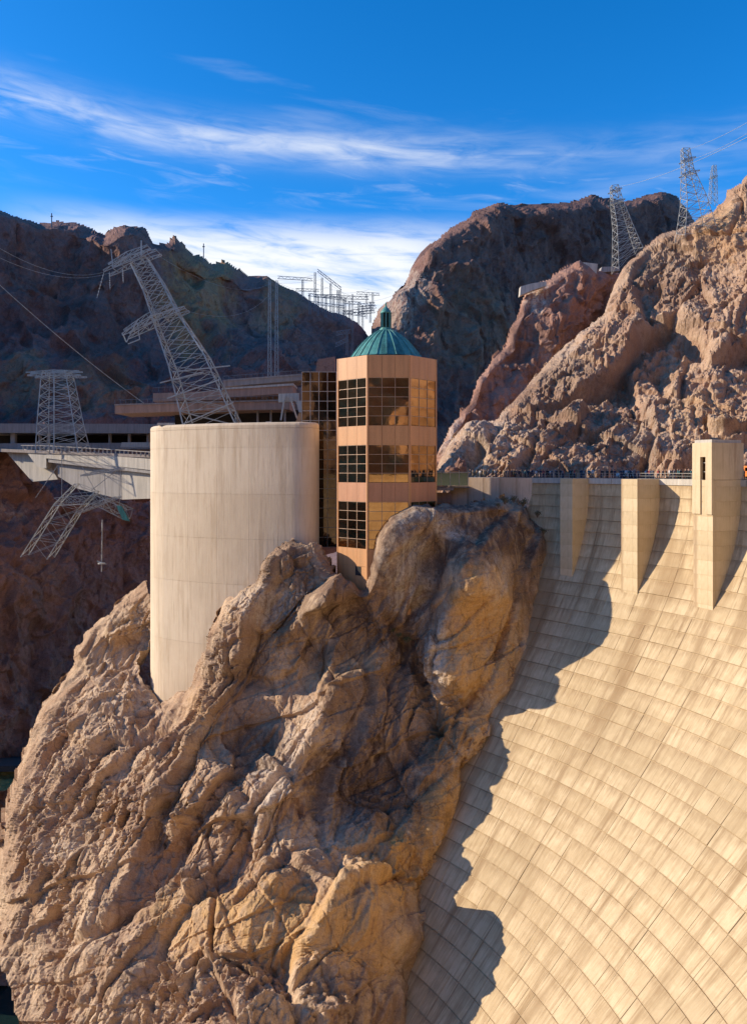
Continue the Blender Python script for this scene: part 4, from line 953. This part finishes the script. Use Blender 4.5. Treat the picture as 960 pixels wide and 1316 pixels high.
slab('wing_wall', [(34, 580), (49, 600.5), (60, 602), (60, 580)], 236.2, 3.7, M_CONC, BR, yb_)
slab('deck', [(-40, 579), (215, 589), (215, 585.5), (-40, 575)], 237.1, 9, M_BROWN2, BR, yb_)
m = MB()
for k in range(34):
    px = 30+k*5.4; py = 577+max(0, (px-60))*.062
    m = MB(); m.box(tuple(P(px-.7, py+1.5, 236.3+yb_(px))), tuple(P(px+.7, py-4.6, 236.3+yb_(px))+Vector((0, .35, 0)))); m.build('railing_post', M_CONC, BR)
m = MB(); m.bar(P(28, 572.4, 236.4+yb_(28)), P(60, 572.6, 236.4), .25); m.bar(P(60, 572.6, 236.4), P(215, 582.2, 236.4+yb_(215)), .25); m.build('handrail', M_CONCG, BR)

# two pale concrete blocks on the red spur
for pts, Y, lab in (([(749, 352), (766, 354), (768, 339), (750, 337)], 331, 'white concrete block on top of the red spur'), ([(668, 380), (684, 373), (702, 367), (702, 361.5), (684, 364), (669, 368)], 316, 'pale concrete wall along the edge of the red spur'), ([(771, 350), (796, 348), (796, 342), (773, 343)], 338, 'grey flat concrete pad at the foot of the leaning steel pylon')):
    o = slab('concrete_block', pts, Y, 3.5, M_CONC if 'grey' not in lab else M_CONCG, None); c_ = sum((Vector(v.co) for v in o.data.vertices), Vector())/len(o.data.vertices)
    o.data.transform(Matrix.Translation(-c_)); o.location = c_; tag(o, lab, 'concrete block')
# river road at far left and its grassy bank
m = MB(); m.prism([P(-60, 985, 199), P(44, 984, 203), P(44, 970, 226), P(-60, 971, 222)], (0, 0, -1.5)); tag(m.build('road', M_ASPH), kind='structure')
m = MB(); m.prism([P(-60, 968, 222), P(44, 967, 226), P(44, 971.5, 226), P(-60, 972.5, 222)], (0, .6, 0)); o = m.build('guard_wall', M_CONC); c_ = P(0, 970, 224); o.data.transform(Matrix.Translation(-c_)); o.location = c_
tag(o, 'low pale guard wall along the river road at the far left', 'wall')

# ------------------------------------------------------------------ lattice pylons
def lattice(parent, secs, n, wl, wb, mat, cross=True):
    """secs: list of 4-corner rings; n panels per section"""
    legs = [MB() for _ in range(4)]; br = MB()
    for a, q, k in zip(secs[:-1], secs[1:], n):
        rings = [[Vector(a[c]).lerp(Vector(q[c]), i/k) for c in range(4)] for i in range(k+1)]
        for c in range(4): legs[c].bar(a[c], q[c], wl)
        for i in range(k):
            for c in range(4):
                d = (c+1) % 4
                br.bar(rings[i][c], rings[i+1][d], wb); br.bar(rings[i][d], rings[i+1][c], wb)
                br.bar(rings[i+1][c], rings[i+1][d], wb)
    for l in legs: l.build('leg', mat, parent)
    br.build('bracing', mat, parent)
def ring(pl, pr, Y, dep): a, q = P(pl[0], pl[1], Y), P(pr[0], pr[1], Y); return [a, q, q+Vector((0, dep, 0)), a+Vector((0, dep, 0))]
def arm(parent, a, q, Y, dep, h, w, mat, tips=True):
    """flat truss crossarm from pixel a to pixel q, height h metres, depth dep"""
    A, B = P(a[0], a[1], Y), P(q[0], q[1], Y); up = (B-A).cross(Vector((0, 1, 0))).normalized()
    if up.z < 0: up = -up
    m = MB(); n = 6
    for o in (Vector((0, 0, 0)), Vector((0, dep, 0))):
        pr_ = None
        for i in range(n+1):
            t = i/n; hh = h*(.62-.42*abs(2*t-1)); lo = A.lerp(B, t)+o; hi = lo+up*hh
            m.bar(lo, hi, w)
            if pr_: m.bar(pr_[0], lo, w*1.3); m.bar(pr_[1], hi, w*1.3); m.bar(pr_[0], hi, w); m.bar(lo, lo+Vector((0, dep, 0))-o*1.0 if o.y == 0 else lo, w)
            pr_ = (lo, hi)
    m.build('crossarm', mat, parent)
def insul(parent, a, q, Y, w=.28):
    A, B = P(a[0], a[1], Y), P(q[0], q[1], Y); m = MB(); m.bar(A, B, w*.35)
    for i in range(1, 8): c = A.lerp(B, i/8.); dd = (B-A).normalized()*.09; m.bar(c-dd, c+dd, w, n=6)
    m.build('insulator', M_INS, parent)
G_PY = None
p1_ = thing('transmission_pylon', tuple(P(262, 545, 186)), 'large leaning steel lattice pylon with two crossarms rising behind the cream cylinder', 'pylon')
Y = 186
lattice(p1_, [ring((236, 548), (303, 546), Y, 11), ring((217, 470), (262, 455), Y+1, 8), ring((200, 420), (228, 402), Y+2, 5), ring((184, 372), (207, 361), Y+2.4, 4), ring((168, 338), (187, 329), Y+2.8, 3.2)], (4, 3, 3, 3), .30, .13, M_STEEL)
arm(p1_, (158, 431), (238, 396), Y+1, 5, 2.6, .13, M_STEEL); arm(p1_, (160, 425), (222, 391), Y+3, 4, 1.6, .13, M_STEEL)
arm(p1_, (134, 349), (202, 322), Y+2, 4.5, 2.2, .13, M_STEEL); arm(p1_, (140, 340), (190, 316), Y+4, 3, 1.5, .13, M_STEEL)
m = MB(); m.bar(P(178, 410, Y), P(163, 440, Y), .22); m.bar(P(165, 442, Y), P(180, 436, Y), .22); m.bar(P(180, 436, Y), P(177, 415, Y), .2); m.bar(P(146, 345, Y+2), P(143, 320, Y+2), .2); m.bar(P(182, 330, Y+2), P(182, 309, Y+2), .3); m.build('jumper_frame', M_STEEL, p1_)
insul(p1_, (134, 350), (125, 383), Y+2); insul(p1_, (141, 349), (142, 372), Y+2); insul(p1_, (158, 345), (159, 363), Y+2); insul(p1_, (163, 440), (158, 428), Y+1)
for a, q in (((222, 478), (296, 470)), ((206, 492), (262, 478)), ((215, 512), (282, 488)), ((236, 545), (300, 517))):
    m = MB(); m.bar(P(*a, Y-.3), P(*q, Y-.3), .28); m.build('strut', M_STEEL, p1_)
p2_ = thing('transmission_pylon', tuple(P(72, 580, 233)), 'upright steel lattice pylon with one flat top crossarm in front of the parking deck', 'pylon')
Y = 233
lattice(p2_, [ring((46, 582), (101, 582), Y-10, 10), ring((48, 545), (95, 545), Y-9, 8), ring((53, 486), (86, 486), Y-8, 6), ring((56, 476), (83, 476), Y-8, 5)], (3, 5, 1), .24, .12, M_STEEL)
arm(p2_, (36, 483), (104, 483), Y-8, 5, 1.6, .14, M_STEEL); arm(p2_, (34, 479), (102, 477), Y-4, 3, 1.0, .14, M_STEEL)
m = MB(); m.bar(P(70, 582, Y-10), P(70, 478, Y-8), .3); m.build('ladder', M_STEEL, p2_)
p3_ = thing('transmission_pylon', tuple(P(50, 718, 215)), 'fallen looking tilted steel lattice pylon below the approach bridge', 'pylon')
Y = 212
lattice(p3_, [ring((27, 716), (61, 719), Y, 5), ring((70, 648), (100, 655), Y-2, 4.5), ring((96, 622), (122, 632), Y-3, 3.5)], (3, 2), .22, .10, M_STEEL)
lattice(p3_, [ring((68, 650), (70, 640), Y-4, 5), ring((120, 648), (121, 636), Y-4, 5), ring((160, 668), (164, 655), Y-4, 5)], (3, 3), .16, .10, M_STEEL)
arm(p3_, (100, 660), (150, 640), Y-4, 4, 2.0, .12, M_STEEL); arm(p3_, (104, 612), (156, 603), Y-4, 3, 1.2, .12, M_STEEL)
m = MB(); m.prism([P(150, 650, Y-5), P(156, 650, Y-5), P(167, 670, Y-5), P(158, 668, Y-5)], (0, .5, 0)); m.build('arm_plate', M_COPPER, p3_)
for a, q in (((75, 598), (46, 640)), ((80, 580), (80, 640)), ((106, 600), (128, 640)), ((135, 604), (136, 645)), ((156, 600), (154, 650)), ((118, 630), (150, 605))):
    m = MB(); m.bar(P(*a, Y-3), P(*q, Y-3), .13); m.build('strut', M_STEEL, p3_)
lp = thing('lamp_pole', tuple(P(131, 745, 214)), 'slender grey pole with a small ring of insulators below the tilted pylon', 'pole')
m = MB(); m.bar(P(132, 668, 210), P(131, 735, 210), .34, n=8); m.build('pole', M_STEEL, lp)
m = MB(); m.lathe(P(131, 724, 210), [(.3, -.3), (1.0, -.15), (1.0, .15), (.3, .3)], 10); m.build('insulator_ring', M_INS, lp)
m = MB(); m.bar(P(125, 721, 210), P(137, 725, 210), .3); m.build('bracket', M_STEEL, lp)
def far_pylon(loc, label, Y, secs, n, arms, w):
    t = thing('transmission_pylon', tuple(loc), label, 'pylon')
    lattice(t, [ring(a, q, Y, d) for a, q, d in secs], n, w*1.6, w, M_STEEL)
    for a, q, h in arms: arm(t, a, q, Y, 3, h, w, M_STEEL)
    return t
far_pylon(P(802, 335, 300), 'steel lattice pylon leaning left on the hillside with its top just above the ridge', 300, [((795, 345), (826, 318), 9), ((793, 290), (812, 286), 6), ((788, 258), (800, 256), 4), ((786, 238), (794, 237), 2.5)], (5, 4, 3), [((784, 262), (803, 256), 1.2), ((784, 246), (799, 242), 1.2)], .12)
far_pylon(P(890, 300, 295), 'tall steel lattice pylon with two short crossarms standing against the sky on the hilltop', 295, [((880, 302), (920, 290), 10), ((883, 258), (907, 250), 7), ((880, 218), (891, 216), 4), ((877, 190), (886, 190), 2)], (4, 4, 4), [((876, 207), (894, 202), 1.2), ((876, 225), (899, 219), 1.2)], .125)
far_pylon(P(918, 250, 430), 'small distant lattice pylon behind the hilltop beside the tall pylon', 430, [((913, 262), (922, 262), 4), ((915, 225), (921, 225), 3), ((916, 212), (920, 212), 2)], (5, 2), [((913, 228), (922, 226), .8)], .11)
for k, (px, py0, py1, lab) in enumerate(((67, 287, 274, 'tiny radio mast on the left ridge above the valley'), (262, 330, 313, 'tiny radio mast on the jagged ridge right of the large pylon'))):
    t = thing('radio_mast', tuple(P(px, py0, 500)), lab, 'mast'); m = MB(); m.bar(P(px, py0+6, 500), P(px, py1, 500), .5); m.build('pole', M_STEELD, t)
    m = MB(); m.bar(P(px-1.5, py1+4, 500), P(px+1.5, py1+4, 500), .5); m.build('antenna', M_STEELD, t)
# slim twin masts in front of the far slope
for k, (px, lab) in enumerate(((346.5, 'slim pale guyed mast in front of the dark slope, the left one of a pair'), (355.5, 'slim pale guyed mast in front of the dark slope, the right one of a pair'))):
    t = thing('lattice_mast', tuple(P(px, 480, 380)), lab, 'mast')
    lattice(t, [ring((px-2.2, 484), (px+2.2, 484), 380, 1.5), ring((px-1.2, 360), (px+1.2, 360), 380, 1.2)], (14,), .15, .07, M_STEEL)
# switchyard gantries seen against the low sky
def gantry(label, posts, beams, Y, loc, w=.3, name='switchyard_gantry'):
    t = thing(name, tuple(P(loc[0], loc[1], Y)), label, 'gantry')
    for px, y0, y1 in posts:
        lattice(t, [ring((px-1.3, y1), (px+1.3, y1), Y, 1.2), ring((px-1., y0), (px+1., y0), Y, 1.0)], (9,), w*.65, w*.3, M_STEELD)
    for a, q in beams:
        A, B = P(*a, Y), P(*q, Y); m = MB(); up = Vector((0, 0, 1.6)); m.bar(A, B, w); m.bar(A+up, B+up, w)
        for i in range(10): m.bar(A.lerp(B, i/10.)+up*(i % 2), A.lerp(B, (i+1)/10.)+up*((i+1) % 2), w*.7)
        m.build('beam', M_STEELD, t)
    return t
gantry('switchyard gantry with a long slanting top truss against the low clouds', [(405, 350, 400), (414, 357, 402), (425, 364, 404), (434, 373, 408), (437, 373, 410)], [((408, 349), (439, 373)), ((404, 382), (438, 382))], 470, (420, 410))
gantry('switchyard gantry with a wide flat top beam left of the slanting truss', [(389, 359, 385)], [((357, 358), (402, 361)), ((380, 374), (410, 375))], 480, (388, 385), .26)
gantry('slim switchyard mast with three pairs of arms left of the green dome', [(453, 378, 456)], [((437, 384), (474, 385)), ((441, 404), (478, 399)), ((440, 403), (470, 407))], 400, (453, 455), .26)
gantry('thin switchyard frame of poles right of the slim mast', [(471, 378, 410), (479, 376, 400)], [((458, 378), (488, 380)), ((455, 398), (484, 396))], 490, (475, 405), .22)
gantry('low switchyard frame with pale arms in front of the rock left of the dome', [(446, 425, 456)], [((432, 431), (450, 428)), ((431, 446), (448, 438))], 330, (446, 455), .3)
gantry('broad switchyard frame of five thin poles under the slanting truss', [(398, 378, 404), (409, 380, 406), (419, 380, 408), (429, 382, 410), (441, 384, 414)], [((396, 380), (443, 386)), ((396, 390), (443, 396))], 500, (420, 412), .3)
gantry('narrow switchyard frame of three poles just left of the slim mast', [(444, 382, 418), (449, 388, 420), (461, 388, 418)], [((442, 390), (464, 392))], 450, (450, 420), .26)
gantry('small switchyard frame with two poles half hidden by the dark ridge', [(466, 392, 424), (476, 388, 415)], [((462, 394), (482, 392)), ((460, 404), (482, 402))], 440, (470, 420), .26)
# wires
def wire(label, a, Ya, q, Yq, sag, r=.05):
    A, B = P(*a, Ya), P(*q, Yq); c_ = (A+B)/2; m = MB(); pr_ = None
    for i in range(21):
        t = i/20.; p = A.lerp(B, t)-Vector((0, 0, sag*4*t*(1-t)))-c_
        if pr_ is not None: m.bar(pr_, p, r*2, n=5)
        pr_ = p
    o = m.build('power_line', M_STEEL); o.location = c_; return tag(o, label, 'power line')
wire('pale power line falling from the left edge towards the cantilevered slabs', (-30, 338), 190, (205, 532), 215, 1.5, .085)
wire('thin power line from the leaning hillside pylon rising to the right', (794, 240), 300, (1010, 150), 150, 2, .05)
wire('thin power line from the top of the tall hilltop pylon rising to the right', (884, 192), 295, (1010, 128), 160, 1, .05)
wire('thin power line from the upper crossarm of the tall hilltop pylon', (894, 203), 295, (1010, 140), 160, 1, .05)
for k, (a, q, sg) in enumerate((((357, 360), (408, 352), 1), ((402, 362), (438, 374), 1), ((408, 351), (454, 381), 2), ((438, 374), (455, 386), 1), ((454, 380), (488, 378), 1.5), ((454, 386), (520, 372), 3), ((441, 405), (404, 384), 2), ((455, 404), (500, 392), 2), ((389, 376), (300, 366), 4), ((425, 368), (356, 362), 4), ((414, 359), (260, 340), 6), ((434, 376), (475, 372), 1))):
    o = wire('thin dark conductor strung between the switchyard gantries below the clouds', a, 470, q, 470, sg, .05); o['group'] = 'switchyard conductors'; o.data.materials[0] = M_STEELD
for k, (a, Ya, q, Yq, sg) in enumerate((((136, 349), 188, (-30, 300), 120, 3), ((146, 349), 188, (-30, 316), 120, 3), ((200, 326), 188, (352, 362), 380, 6), ((236, 398), 188, (352, 372), 380, 6))):
    wire(('faint power line from the left tip of the large pylon running off to the left', 'second faint power line running left from the large pylon, just below the first', 'faint power line from the large pylon top to the slim twin masts', 'faint power line from the lower arm of the large pylon to the slim masts')[k], a, Ya, q, Yq, sg, .03)
# ------------------------------------------------------------------ crowd on the crest
def person_mesh(idx):
    r = random.Random(idx); me = bpy.data.meshes.new('skel'); walk = r.uniform(.04, .2)
    V = [(0, 0, .95), (0, 0, 1.15), (0, 0, 1.38), (0, .0, 1.5), (0, -.01, 1.63), (0, -.01, 1.74),
         (.1, 0, .9), (.11, walk, .5), (.11, walk*.8, .07), (.11, walk*.8-.16, .04), (-.1, 0, .9), (-.11, -walk, .5), (-.11, -walk*.8, .07), (-.11, -walk*.8-.16, .04),
         (.2, 0, 1.4), (.25, .02, 1.13), (.24, -.1 if idx % 2 else .03, .88), (-.2, 0, 1.4), (-.25, .02, 1.13), (-.22, -.22 if idx % 3 == 0 else .03, .95 if idx % 3 == 0 else .88)]
    E_ = [(0, 1), (1, 2), (2, 3), (3, 4), (4, 5), (0, 6), (6, 7), (7, 8), (8, 9), (0, 10), (10, 11), (11, 12), (12, 13), (2, 14), (14, 15), (15, 16), (2, 17), (17, 18), (18, 19)]
    Rr = [.15, .14, .16, .06, .105, .09, .1, .065, .045, .04, .1, .065, .045, .04, .075, .05, .035, .075, .05, .035]
    me.from_pydata(V, E_, []); o = bpy.data.objects.new('skel', me); COL.objects.link(o)
    md = o.modifiers.new('s', 'SKIN'); 
    for i, sv in enumerate(me.skin_vertices[0].data): sv.radius = (Rr[i], Rr[i]*.8); sv.use_root = (i == 0)
    dg = bpy.context.evaluated_depsgraph_get(); out = bpy.data.meshes.new_from_object(o.evaluated_get(dg)); bpy.data.objects.remove(o); return out
def cloth(name, c): return plain(name, c, .85, var=.1)
M_SKIN = plain('skin', (.42, .25, .17), .6); M_HAIR = plain('hair', (.03, .02, .015), .7)
shirts = [('dark navy jacket', cloth('navy', (.025, .03, .06))), ('black jacket', cloth('black', (.02, .02, .022))), ('white shirt', cloth('white', (.65, .63, .6))), ('grey jacket', cloth('grey', (.16, .16, .17))), ('teal shirt', cloth('tealc', (.05, .16, .18))), ('tan jacket', cloth('tanc', (.34, .25, .16))), ('red shirt', cloth('redc', (.35, .06, .05)))]
trous = [cloth('jeans', (.04, .055, .1)), cloth('dark_trousers', (.02, .02, .02)), cloth('khaki', (.3, .24, .16))]
variants = []
for i in range(7):
    me = person_mesh(i); me.name = 'person'
    for mm_ in (shirts[i][1], trous[i % 3], M_SKIN, M_HAIR): me.materials.append(mm_)
    for p_ in me.polygons:
        c_ = p_.center; p_.material_index = 3 if c_.z > 1.69 or (c_.z > 1.58 and c_.y > .035) else 2 if c_.z > 1.5 or (abs(c_.x) > .2 and c_.z < 1.0) else 0 if c_.z > .93 else 1
    me.polygons.foreach_set('use_smooth', [True]*len(me.polygons))
    variants.append(me)
th_b = crest_th(893)
rq = random.Random(21)
n_p = 0
def put_person(loc):
    global n_p
    i = rq.choice([0, 1, 1, 0, 3, 2, 4, 5, 6, 1, 3])
    o = link('person', variants[i]); o.location = loc; o.rotation_euler = (0, 0, rq.uniform(0, 6.28)); s_ = rq.uniform(.92, 1.06); o.scale = (s_,)*3
    tag(o, 'small distant person in a %s in the crowd along the dam crest railing' % shirts[i][0], 'person', 'people in %ss along the dam crest' % shirts[i][0]); n_p += 1
ths = []
t = th_b-R_(1)
while t < th_a+R_(1): ths.append(t); t += R_(rq.uniform(.1, .36))
for t in ths:
    e = Vector((math.cos(t), math.sin(t), 0)); r = RD+rq.choice([.75, .9, 1.3, 1.9, 2.6])
    put_person(Vector((CX0, CY0, -HC+.05))+e*r)
for k in range(34):
    px = 566+k*3.5+rq.uniform(-2, 2); q = wallp(px, 171.7+rq.uniform(0, 1.6)); put_person((q.x, q.y, -HC+.05 if px > 602 else -HC-.9))
tb = crest_th(948)
for k in range(4):
    t = tb-R_(.6)+R_(.45)*k; e = Vector((math.cos(t), math.sin(t), 0)); put_person(Vector((CX0, CY0, -HC+.05))+e*(RD+.9))
m = MB(); m.prism([wallp(552, 171.4)+Vector((0, 0, -HC-.9)), wallp(604, 171.2)+Vector((0, 0, -HC-.9)), wallp(604, 178)+Vector((0, 0, -HC-.9)), wallp(552, 178)+Vector((0, 0, -HC-.9))], (0, 0, -.3)); tag(m.build('pavement', M_CONC), kind='structure')
m = MB(); m.prism([wallp(602, 171.3)+Vector((0, 0, -HC+.05)), e0+Vector((0, 0, -HC+.05)), e0+Vector((8, 9, -HC+.05)), wallp(602, 186)+Vector((0, 0, -HC+.05))], (0, 0, -.3)); tag(m.build('pavement', M_CONCG), kind='structure')
# railing on the crest
RL = thing('crest_railing', tuple(P(640, 613, 168)), 'thin grey post railing along the dam crest in front of the crowd', 'railing')
pr_ = None; k = 0
t = th_b-R_(.5)
while t < th_a:
    e = Vector((math.cos(t), math.sin(t), 0)); q = Vector((CX0, CY0, -HC))+e*(RD+.1)
    m = MB(); m.bar(q, q+Vector((0, 0, 1.05)), .07); m.build('post', M_MULLG, RL)
    if pr_ is not None:
        m = MB(); m.bar(pr_+Vector((0, 0, 1.05)), q+Vector((0, 0, 1.05)), .06); m.bar(pr_+Vector((0, 0, .55)), q+Vector((0, 0, .55)), .04); m.build('rail', M_MULLG, RL)
    pr_ = q; t += R_(.9)
# vehicles on the crest road
def wheel(m, c, ax, r, w, mi):
    up = Vector((0, 0, 1)); fw = ax.cross(up).normalized(); n = 14; vs = []
    for s_ in (-.5, .5):
        for k in range(n): a = 2*math.pi*k/n; vs.append(c+ax*(w*s_)+fw*(r*math.cos(a))+up*(r*math.sin(a)))
    m.add(vs, [tuple(range(n-1, -1, -1)), tuple(range(n, 2*n))]+[(k, (k+1) % n, n+(k+1) % n, n+k) for k in range(n)], mi)
def vehicle(name, label, cat, th, r, side, paint, L, Wd, prof, wins, wr):
    e, tt = pier_axes(th); o = Vector((CX0, CY0, -HC+.05))+e*r
    t = thing(name, tuple(o), label, cat)
    def pt(x, z, w): return o+tt*x+e*w+Vector((0, 0, z))
    m = MB(); m.prism([pt(x, z, 0) for x, z in prof], e*Wd); b_ = m.build('body', paint, t)
    bv = b_.modifiers.new('bevel', 'BEVEL'); bv.width = .08; bv.segments = 2
    for w_ in wins:
        m = MB(); m.prism([pt(x, z, -.015) for x, z in w_], e*.05); m.build('window', M_GLASSK, t)
    for x in (L*.2, L*.8):
        for wy in (.12, Wd-.12): m = MB(); wheel(m, pt(x, wr, wy), e, wr, .24, 0); wh = m.build('wheel', M_DARK, t); m = MB(); wheel(m, pt(x, wr, wy), e, wr*.55, .26, 0); m.build('hub', M_STEEL, wh)
    for x in (.0, L): m = MB(); m.prism([pt(x-.02, .75, .2), pt(x+.02, .75, .2), pt(x+.02, .9, .2), pt(x-.02, .9, .2)], e*.3); m.build('headlight', M_INS, t)
vehicle('parked_truck', 'bright orange truck on the crest road just right of the slotted tower', 'truck', crest_th(957), RD+4.5, 0, plain('orange_paint', (.75, .20, .02), .35, var=.05), 6.2, 2.2,
    [(0, .45), (0, 2.3), (4.2, 2.3), (4.3, 2.1), (4.9, 2.05), (5.5, 1.35), (6.2, 1.2), (6.2, .45)], [[(4.4, 1.3), (4.45, 1.95), (4.85, 1.9), (5.3, 1.3)], [(.4, 1.4), (.4, 2.0), (3.9, 2.0), (3.9, 1.4)]], .42)
vehicle('parked_car', 'white car with a low roof on the crest road behind the crowd', 'car', crest_th(798), RD+4.2, 0, plain('white_paint', (.7, .7, .68), .3, var=.04), 4.5, 1.75,
    [(0, .35), (0, .85), (.5, .95), (1.2, 1.42), (2.9, 1.45), (3.6, 1.0), (4.4, .85), (4.5, .35)], [[(.75, .97), (1.3, 1.36), (1.95, 1.38), (1.95, .97)], [(2.05, .97), (2.05, 1.38), (2.8, 1.38), (3.4, .99)]], .32)
# dark rounded rocks beside the platform
for (px, py, rx, rz, Y, lab) in ((592, 596, 1.3, 2.0, 181, 'tall dark brown rounded boulder behind the crowd next to the domed tower'), (580, 601, 1.6, 1.0, 180.5, 'low dark brown boulder leaning on the tall rounded one by the tower')):
    bm = bmesh.new(); bmesh.ops.create_icosphere(bm, subdivisions=3, radius=1)
    pts = np.array([v.co[:] for v in bm.verts]); dd = .22*facet(pts*1.6+px, 7, 1.0, .1)+.08*fbm(pts*3, 3, 9)
    for v, k_ in zip(bm.verts, dd): v.co = Vector((v.co.x*rx, v.co.y*rx, v.co.z*rz))*(1+float(k_))
    me = bpy.data.meshes.new('boulder'); bm.to_mesh(me); bm.free(); o = link('boulder', me, M_CANY); o.location = P(px, py+4, Y); tag(o, lab, 'boulder')
# ------------------------------------------------------------------ dry shrubs on the rock rims
M_LEAF = plain('dry_leaf', (.10, .10, .045), .9, var=.3); M_LEAF2 = plain('olive_leaf', (.07, .085, .03), .9, var=.3); M_TWIG = plain('twig', (.13, .09, .06), .9)
def shrub(loc, r, mat, label, group, seed):
    rr = random.Random(seed); t = thing('shrub', tuple(loc), label, 'shrub', group); st_ = MB(); lf = MB()
    for k in range(9):
        a = rr.uniform(0, 6.28); el_ = rr.uniform(.3, 1.3); d = Vector((math.cos(a)*math.cos(el_), math.sin(a)*math.cos(el_), math.sin(el_)))
        tip = loc+d*r*rr.uniform(.6, 1.1); st_.bar(loc-Vector((0, 0, .5)), tip, .05*r+.02)
        for q in range(26):
            c_ = Vector(loc).lerp(tip, rr.uniform(.35, 1.1))+Vector((rr.gauss(0, .2), rr.gauss(0, .2), rr.gauss(0, .2)))*r; s_ = r*rr.uniform(.07, .16)
            u = Vector((rr.gauss(0, 1), rr.gauss(0, 1), rr.gauss(0, 1))).normalized(); w_ = u.orthogonal().normalized(); lf.add([c_-u*s_, c_+w_*s_*.5, c_+u*s_, c_-w_*s_*.5], [(0, 1, 2, 3)])
    st_.build('stems', M_TWIG, t); lf.build('foliage', mat, t, recalc=False)
sv = [(648, 645, 155, 1.1, 0), (660, 643, 156, .9, 0), (672, 648, 157, 1.2, 0), (690, 662, 158.5, 1.0, 0), (698, 684, 159, .9, 0), (640, 650, 153, .7, 0), (512, 818, 146, .8, 1), (522, 824, 146, 1.0, 1), (505, 812, 147, .7, 1)]
for k, (px, py, Y, r, g) in enumerate(sv):
    shrub(P(px, py, Y), r, (M_LEAF, M_LEAF2)[g], ('small dry shrub on the rim of the rock next to the dam', 'small olive green shrub in the rock gully below the domed tower')[g], ('dry shrubs along the rock rim by the dam', 'green shrubs in the rock gully')[g], 40+k)
for o in bpy.data.objects:
    if o.type == 'MESH' and o.data.users and not o.data.materials: o.data.materials.append(M_CONC)
